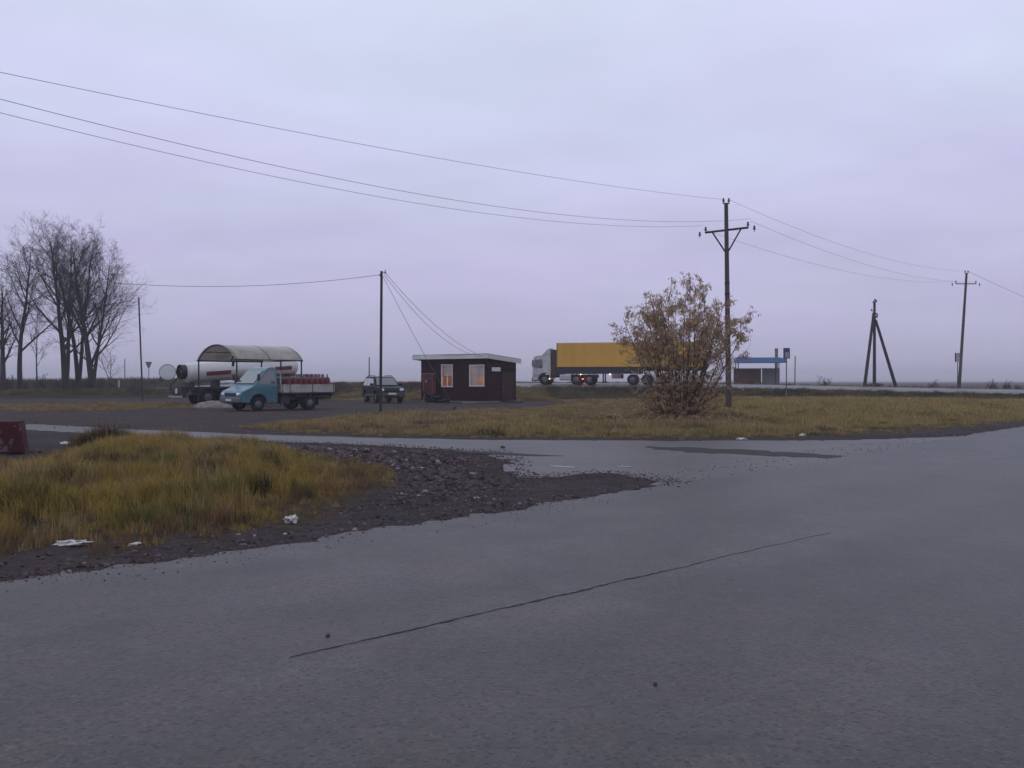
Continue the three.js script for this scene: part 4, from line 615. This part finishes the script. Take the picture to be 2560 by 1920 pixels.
  for (const [x, y, z, s, rx] of [[0, .14, 0, .34, 0], [.05, .36, .03, .32, .1], [.72, .14, .1, .33, 0], [-.62, .30, .05, .33, 1.1]]) mesh('tyre', new THREE.TorusGeometry(s * .72, s * .3, 10, 24).rotateX(Math.PI / 2 + rx).translate(x, y, z), M.rubber, heap);
  mesh('brush_pile', wood.translate(.1, .05, -.25), mat(.03, .028, .026, .95), heap);
  tag(mesh('pale_slab', box(.95, .05, .5, 0, .03, 0, .03, 0, .02), M.concrete), 'pale flat slab lying before the hut front', 'slab').position.copy(W2(-.9, .75));
  tag(mesh('dark_step', box(.9, .12, .55, 0, .05, 0, 0, 0, 0, .02), mat(.07, .065, .065, .9)), 'low dark step by the hut door', 'step').position.copy(W2(.7, -2.3));
}

// ---------------------------------------------------------------- articulated truck on the highway
{
  const fx = -.9757, fz = -.219, ox = 2.18, oz = -84.2, y0 = roadY(8, 82.6) + .0;
  const t = thing('articulated_truck', 'white articulated truck with long yellow trailer on the highway', 'truck', V(ox, y0, oz), facing(fx, fz));
  t.rotation.order = 'YXZ'; t.rotation.x = 0;
  const cab = sub('cab', t);
  mesh('cab_shell', [slab([[0, .42], [.02, .95], [.0, 1.35], [-.09, 2.50], [-.2, 2.68], [-.45, 2.75], [-1.72, 2.77], [-1.72, .95], [-1.66, .70], [-1.12, .52, .58, Math.PI, 0, true], [-.5, .42]].map(p => p), 1.22, .06)], M.whitePaint, cab);
  mesh('roof_deflector', slab([[-.85, 2.77], [-1.05, 2.98], [-1.35, 3.3], [-1.6, 3.42], [-1.70, 3.42], [-1.70, 2.77]], 1.15, .08), M.whitePaint, cab);
  mesh('windshield', plate(V(.0, 1.50, 1.08), V(.0, 1.50, -1.08), V(-.075, 2.46, -1.05), V(-.075, 2.46, 1.05), .015), M.glass, cab);
  for (const s of [-1, 1]) { mesh('side_window', sidePanel([[-.16, 1.58], [-.24, 2.38], [-.92, 2.38], [-.96, 1.58]], s * 1.215, s * 1.232), M.glass, cab); mesh('door_seam', [box(.015, 1.6, .015, -.95, 1.5, s * 1.225), box(.8, .015, .015, -.55, .85, s * 1.225)], M.blackPlastic, cab); mesh('mirror', [box(.1, .62, .22, -.06, 2.0, s * 1.38, 0, 0, 0, .03), bar(V(-.1, 2.28, s * 1.2), V(-.06, 2.28, s * 1.38), .03)], M.blackPlastic, cab); mesh('step', box(.5, .08, .2, -.85 + .55, .40, s * 1.14), M.blackPlastic, cab); mesh('headlight', box(.06, .22, .36, .02, .72, s * .92, 0, 0, 0, .03), M.lampLens, cab); }
  mesh('grille', [box(.03, .42, 1.5, .03, 1.12, 0), box(.035, .02, 1.5, .036, 1.05, 0), box(.035, .02, 1.5, .036, 1.2, 0)], M.blackPlastic, cab); mesh('bumper', box(.14, .34, 2.4, .0, .52, 0, 0, 0, 0, .05), M.navy, cab);
  mesh('exhaust_stack', [box(.42, 2.35, 2.1, -1.98, 2.10, 0, 0, 0, 0, .04)], M.maroon, t); 
  mesh('tractor_frame', [box(4.9, .26, .9, -3.6, .82, 0), box(1.0, .16, 2.2, -2.2, .95, 0)], M.blackPlastic, t);
  mesh('fuel_tank', slab([[-2.55, .42], [-2.55, .98], [-3.65, .98], [-3.65, .42]], .26, .1).translate(0, 0, -.96), M.silver, t);
  mesh('fuel_tank', slab([[-2.55, .42], [-2.55, .98], [-3.65, .98], [-3.65, .42]], .26, .1).translate(0, 0, .96), M.silver, t);
  const wg = wheelGeo(.49, .30); for (const x of [-1.12, -4.1, -5.35, -9.3, -10.6, -11.9]) for (const s of [-1, 1]) wheel(t, wg, x, .49, s * 1.04, s > 0);
  for (const s of [-1, 1]) mesh('mudguard', [slab([[-3.55, .7], [-3.8, 1.06], [-5.75, 1.06], [-5.98, .62], [-5.93, .62], [-5.7, 1.02], [-3.85, 1.02], [-3.6, .7]], .16, .008).translate(0, 0, s * 1.02)], M.blackPlastic, t);
  const tr = sub('trailer', t);
  mesh('trailer_box', [slab([[-2.28, 1.66], [-2.28, 3.86], [-15.9, 3.86], [-15.9, 1.66]], 1.25, .03)], M.yellowTarp, tr);
  mesh('roof_rail', [box(13.66, .05, .05, -9.09, 3.885, 1.2), box(13.66, .05, .05, -9.09, 3.885, -1.2)], mat(.4, .38, .36, .6), tr);
  mesh('corner_post', [-1, 1].flatMap(s => [box(.08, 2.2, .04, -2.34, 2.76, s * 1.258), box(.10, 2.2, .04, -15.84, 2.76, s * 1.258)]), mat(.28, .17, .05, .6), tr);
  mesh('side_raves', [box(8.0, .62, 2.44, -6.1, 1.345, 0)], M.navy, tr);
  mesh('trailer_frame', [box(6, .3, 1.6, -12.9, 1.45, 0), box(6, .14, 2.4, -12.9, 1.58, 0)], M.blackPlastic, tr);
  for (const s of [-1, 1]) { mesh('landing_leg', [box(.12, .85, .12, -6.6, .62, s * .85), box(.26, .05, .26, -6.6, .18, s * .85)], M.darkMetal, tr); mesh('tool_box', box(.85, .42, .5, -7.85, .80, s * .95, 0, 0, 0, .03), mat(.16, .12, .12, .6), tr); }
  mesh('under_run_bar', box(.08, .12, 2.3, -15.8, .55, 0), M.greyBoard, tr);
  const lampMat = (r, g, b, k) => { const m = mat(.8, .6, .3, .4); m.emissive = new THREE.Color(r, g, b); m.emissiveIntensity = k; return m; };
  const amber = lampMat(1, .62, .22, 9), red = lampMat(1, .10, .05, 7);
  const marker = (name, x, y, s, m, col, pw, par) => { const g = sub(name, par, V(x, y, -1.27)); mesh('lamp_lens', new THREE.SphereGeometry(s, 12, 8).scale(1, .8, .5), m, g); const l = new THREE.PointLight(col, pw); l.position.set(0, 0, -.12); l.castShadow = true; g.add(l); };
  marker('side_marker_lamp', -4.55, .96, .045, amber, 0xffb060, .12, tr); marker('side_marker_lamp', -7.25, .97, .05, amber, 0xffb060, .12, tr); marker('side_marker_lamp', -12.5, 1.02, .05, amber, 0xffb060, .12, tr); marker('side_marker_lamp', -1.62, .56, .04, amber, 0xffb060, .06, t);
  marker('red_lamp', -4.75, .55, .055, red, 0xff2010, .35, t);
}

// ---------------------------------------------------------------- bus shelter and signs beyond
{
  const D = 98, b = at(1905, 965, D), t = thing('bus_shelter', 'roadside shelter with blue roof beyond the highway', 'shelter', V(b.x, b.y - .05, b.z), -.12);
  mesh('roof', slab([[-2.9, 2.60], [-2.9, 3.18], [1.75, 3.18], [2.1, 3.05], [2.3, 2.72], [2.1, 2.60]], 1.3, .03), M.blueRoof, t);
  mesh('roof_end', sidePanel([[-1.2, 0], [-.6, .55], [.6, .55], [1.2, 0]], 0, .12).rotateY(Math.PI / 2).translate(2.36, 2.62, 0), M.signBlue, t);
  mesh('brick_wall', box(3.0, 1.95, .14, -1.45, .98, -1.0), M.brick, t); mesh('side_panel', box(1.9, 1.95, .10, 1.05, .98, -.6), mat(.17, .165, .175, .8), t); mesh('wall_cap', box(5.0, .06, .3, -.5, 2.0, -.85), M.concrete, t);
  for (const [x, z] of [[1.3, 1.0], [1.95, -.7], [-2.7, 1.0], [-2.7, -1.1]]) mesh('post', rod(V(x, -.1, z), V(x, 2.62, z), .05), M.steelPole, t);
  mesh('bench', [box(2.4, .06, .4, -1.2, .45, -.6), box(.08, .45, .3, -2.2, .22, -.6), box(.08, .45, .3, -.2, .22, -.6)], M.hutDoor, t);
  const p = at(1941, 962, 104); tag(mesh('concrete_pillar', [box(.30, 4.2, .30, 0, 2.1, 0, 0, 0, 0, .03), box(.34, .12, .34, 0, 4.2, 0)], M.concrete), 'grey pillar rising behind the shelter roof', 'pillar').position.copy(p);
}
function signPost(label, px, pyBase, D, h, r, build) { const p = at(px, pyBase, D), t = thing('road_sign', label, 'sign', V(p.x, p.y, p.z), 0); mesh('post', rod(V(0, -.2, 0), V(0, h, 0), r, r, 10), M.steelPole, t); build(t, h); return t; }
signPost('bus stop sign on a tall post beside the highway', 1966, 999, 67, 3.86, .035, (t, h) => { mesh('sign_plate', box(.50, .80, .03, 0, h - .36, .05, 0, 0, 0, .012), M.signBlue, t); mesh('sign_face', box(.30, .42, .012, .03, h - .48, .072), mat(.30, .30, .34, .5), t); mesh('post_sleeve', rod(V(0, -.1, 0), V(0, .75, 0), .045), M.concrete, t); });
signPost('small rectangular sign beside the leaning pole', 2394, 965, 72, 2.62, .03, (t, h) => { mesh('sign_plate', box(.42, .72, .03, .0, h - .30, .05, 0, .5, 0, .012), M.greyBoard, t); mesh('sign_edge', box(.08, .72, .05, -.2, h - .30, .05), M.darkMetal, t); });
signPost('inverted triangle give way sign seen from behind on the left', 372, 955, 92, 2.1, .03, (t, h) => { const s = new THREE.Shape([[-.33, 0], [.33, 0], [.07, -.62], [-.07, -.62]].map(p => new THREE.Vector2(...p))); mesh('sign_plate', new THREE.ExtrudeGeometry(s, { depth: .02, bevelEnabled: true, bevelSize: .02, bevelThickness: .008, bevelSegments: 2 }).translate(0, h - .02, .03), mat(.20, .20, .22, .5), t); });
tag(mesh('marker_post', [box(.12, .62, .06, 0, .31, 0, 0, 0, 0, .02), box(.122, .10, .062, 0, .45, 0)], M.plastic), 'short white marker post left of the give way sign', 'marker post').position.copy(at(297, 968, 78));

// ---------------------------------------------------------------- poles and wires
function plainPole(label, px0, py0, D, px1, py1, r, cap) { const a = at(px0, py0, D), b = at(px1, py1, D), t = thing('steel_pole', label, 'pole', a, 0), d = b.clone().sub(a); mesh('shaft', rod(V(0, -.3, 0), d, r, r * .85, 10), M.steelPole, t); if (cap) cap(t, d); return b; }
plainPole('thin dark steel pole left of the arched canopy', 357, 1003, 63, 347, 744, .06);
const midTop = plainPole('dark steel pole carrying wires before the dark car', 951, 1034, 39.2, 954, 678, .066, (t, d) => { mesh('hook', [rod(V(d.x, d.y - .12, 0), V(d.x + .16, d.y - .02, .03), .012), rod(V(d.x + .16, d.y - .02, .03), V(d.x + .17, d.y + .08, .03), .012)], M.darkMetal, t); mesh('insulator', [new THREE.CylinderGeometry(.03, .045, .08, 10).translate(d.x + .17, d.y - .06, .03), new THREE.CylinderGeometry(.03, .045, .08, 10).translate(d.x - .06, d.y - .18, .06)], M.porcelain, t); });
plainPole('faint distant pole behind the dark car', 923, 958, 130, 923, 893, .09);
plainPole('faint distant pole left of the give way sign', 312, 956, 140, 312, 897, .07);
plainPole('thin distant pole right of the bus stop sign', 1987, 962, 115, 1988, 890, .07);
{ // anchor of the stay wire
  const [x, D] = gpt(1137, 1036); tag(mesh('anchor_post', new THREE.CylinderGeometry(.07, .085, .36, 10).translate(0, .14, 0), mat(.06, .045, .045, .9)), 'short stake holding the stay wire in the island grass', 'stake').position.set(x, 0, -D);
  const wire = (name, label, a, b, sag, r = .008, n = 30) => { const pts = []; for (let k = 0; k <= n; k++) { const s = k / n, p = a.clone().lerp(b, s); p.y -= 4 * sag * s * (1 - s); pts.push(p); } return tag(mesh(name, tube(pts, r, n, 5), M.wire), label, 'wire'); };
  const top = midTop.clone(); 
  wire('stay_wire', 'stay wire from the steel pole down to its stake', V(top.x + .06, top.y - .22, top.z), V(x, .26, -D), .10, .009);
  const hut = at(1213, 893, 57.3);
  wire('service_wire', 'upper service wire from the steel pole to the hut roof', V(top.x + .17, top.y - .08, top.z + .03), hut, .55, .010);
  wire('service_wire', 'lower service wire from the steel pole to the hut roof', V(top.x + .12, top.y - .16, top.z + .03), at(1205, 892, 57.4), .78, .010);
  wire('overhead_wire', 'sagging wire leaving the steel pole to the left', V(top.x - .06, top.y - .16, top.z), at(-420, 571, 40), 1.37, .010);
  plainPole('steel pole outside the left edge holding the sagging wire', -420, 1032, 40, -420, 565, .08);
  // three conductors on the power line
  const P0 = V(9.65, 0, -40), P1 = V(37.2, 0, -73.6), Pm = V(-18.1, 0, -6.4);
  function quad(a, s1, y1, s2, y2, name, label, off) { // height through two seen points, a = height at the pole
    const A = y1 - a, B = y2 - a, b = (B / s2 - A / s1) / (s2 - s1), c = A / s1 - b * s1, pts = []; for (let k = 0; k <= 40; k++) { const s = k / 40, p = P0.clone().lerp(Pm, s).add(off); p.y = a + c * s + b * s * s; pts.push(p); }
    tag(mesh(name, tube(pts, .0055, 60, 5), M.wire), label, 'wire', 'power line conductors'); return pts[40].y;
  }
  const perp = V(-.771, 0, -.637), offL = perp.clone().multiplyScalar(1.17), offR = perp.clone().multiplyScalar(-1.17);
  const solve = (px, py, off) => { let best = 0, bd = 1e9; for (let s = 0; s < 1; s += .0005) { const p = P0.clone().lerp(Pm, s).add(off), q = 1280 + F * p.x / -p.z; if (Math.abs(q - px) < bd) { bd = Math.abs(q - px); best = s; } } const p = P0.clone().lerp(Pm, best).add(off); return [best, EYE + (HORIZON - py) / F * -p.z]; };
  const topY = 9.62, armY = 8.62;
  const e = [];
  for (const [off, a, p, q, label] of [[V(-.1, 0, 0), topY, [1266, 425], [0, 181], 'highest power line wire, left span'], [offR, armY, [1319, 527], [0, 248], 'middle power line wire, left span'], [offL, armY - .05, [1238, 537], [0, 282], 'lowest power line wire, left span']]) { const u = solve(p[0], p[1], off), v = solve(q[0], q[1], off); e.push(quad(a, u[0], u[1], v[0], v[1], 'power_line', label, off)); }
  // poles
  const concretePole = (name, label, base, topv, spanDir, armLen, armDrop, full) => {
    const t = thing(name, label, 'utility pole', base, 0), d = topv.clone().sub(base), up = f => d.clone().multiplyScalar(f), H = d.length(), ax = spanDir.clone();
    mesh('shaft', rod(up(-.03), up(1), .135, .085, 10), M.concretePole, t);
    const c = up(1 - armDrop / H);
    mesh('crossarm', bar(c.clone().addScaledVector(ax, -armLen), c.clone().addScaledVector(ax, armLen), .07), M.darkMetal, t);
    if (full) for (const s of [-1, 1]) mesh('brace', bar(c.clone().addScaledVector(ax, s * armLen * .68), up(1 - (armDrop + .95) / H).addScaledVector(ax, s * .09), .05), M.darkMetal, t);
    const ins = [[-1, 0], [1, 0], [-1, -.28], [1, .28]]; for (const [s, o] of ins) { const q = c.clone().addScaledVector(ax, s * armLen + o + (o ? -s * 0 : -s * .02)); q.y += o ? -.07 : .13; mesh('insulator', [new THREE.CylinderGeometry(.045, .065, .10, 10).translate(q.x, q.y, q.z), new THREE.CylinderGeometry(.05, .03, .07, 10).translate(q.x, q.y + .08, q.z), new THREE.CylinderGeometry(.015, .015, .14, 6).translate(q.x, q.y - .08, q.z)], M.porcelain, t); }
    mesh('cap_bracket', box(.30, .05, .05, d.x, d.y + .02, d.z), M.darkMetal, t);
    for (const s of [-1, 1]) mesh('insulator', [new THREE.CylinderGeometry(.045, .06, .10, 10).translate(d.x + s * .12, d.y + .14, d.z), new THREE.CylinderGeometry(.045, .03, .06, 10).translate(d.x + s * .12, d.y + .22, d.z), new THREE.CylinderGeometry(.015, .015, .1, 6).translate(d.x + s * .12, d.y + .07, d.z)], M.porcelain, t);
    const bands = full ? [.62, .57, .515, .39] : [.70, .66, .62, .58, .54]; for (const f of bands) { const q = up(f); mesh('steel_band', new THREE.CylinderGeometry(lerp(.135, .085, f) + .014, lerp(.135, .085, f) + .014, .07, 10).translate(q.x, q.y, q.z), M.darkMetal, t); }
    return t;
  };
  M.concretePole = mat(.13, .115, .112, .9, 0, { map: grime });
  const base0 = at(1822, 1032, 40); base0.y = 0;
  concretePole('utility_pole', 'tall utility pole with braced crossarm behind the autumn bush', base0, at(1815, 510, 40), perp, 1.05, 1.18, true);
  const base1 = at(2398, 966, 73.6), top1 = at(2416, 684, 73.6); concretePole('utility_pole', 'hazy leaning utility pole at the right edge', base1, top1, V(1, 0, 0), .85, .85, false);
  const bm = V(Pm.x, 0, Pm.z); concretePole('utility_pole', 'utility pole outside the left edge', bm, V(Pm.x, e[0] - .1, Pm.z), perp, 1.05, Math.max(.6, e[0] - (e[1] + e[2]) / 2), true);
  // right-hand spans
  wire('power_line', 'highest power line wire, right span', V(P0.x + .12, topY, P0.z), V(top1.x, top1.y + .2, top1.z), .75, .0055).userData.group = 'power line conductors';
  wire('power_line', 'middle power line wire, right span', P0.clone().add(offR).setY(armY - .1), V(top1.x + .85, top1.y - .65, top1.z), .8, .0055).userData.group = 'power line conductors';
  wire('power_line', 'lowest power line wire, right span', P0.clone().add(offL).setY(armY - .2), V(top1.x - .85, top1.y - .65, top1.z), .8, .0055).userData.group = 'power line conductors';
  wire('power_line', 'power line wire leaving the right edge', V(top1.x + .1, top1.y + .2, top1.z), at(2900, 860, 110), .6, .012).userData.group = 'power line conductors';
  // braced pole
  const bp = at(2186, 963, 78), t = thing('braced_pole', 'dark utility pole braced by two slanting struts', 'utility pole', bp, 0), topb = V(.0, 7.35, 0);
  mesh('shaft', rod(V(0, -.3, 0), topb, .15, .10, 10), M.darkPole = mat(.055, .05, .055, .9), t);
  mesh('strut', rod(V((2154 - 2186) / F * 78, -.3, .6), V(-.08, 6.35, .05), .15, .11, 10), M.darkPole, t); mesh('strut', rod(V((2246 - 2186) / F * 78, -.3, -.4), V(.10, 5.75, .0), .15, .11, 10), M.darkPole, t);
  mesh('clamp', [box(.42, .14, .30, .02, 6.0, 0), box(.34, .10, .26, 0, 6.3, 0)], M.darkMetal, t);
  mesh('insulator', [[.14, 7.4], [-.10, 7.32], [.02, 7.5], [-.26, 6.6], [.22, 6.2]].map(([x, y]) => new THREE.CylinderGeometry(.05, .08, .2, 10).translate(x, y, .05)), M.porcelain, t);
  mesh('hook', [bar(V(0, 7.2, .05), V(.16, 7.32, .05), .03), bar(V(0, 7.1, .05), V(-.12, 7.24, .05), .03), bar(V(0, 6.5, .05), V(-.26, 6.52, .05), .03)], M.darkMetal, t);
  mesh('footing', lump(61, .55, 1.4, .3, .8, 2, .4), M.stone, t);
}
scene.traverse(o => { if (o.isMesh) { o.castShadow = true; o.receiveShadow = true; } });
renderer.render(scene, camera);
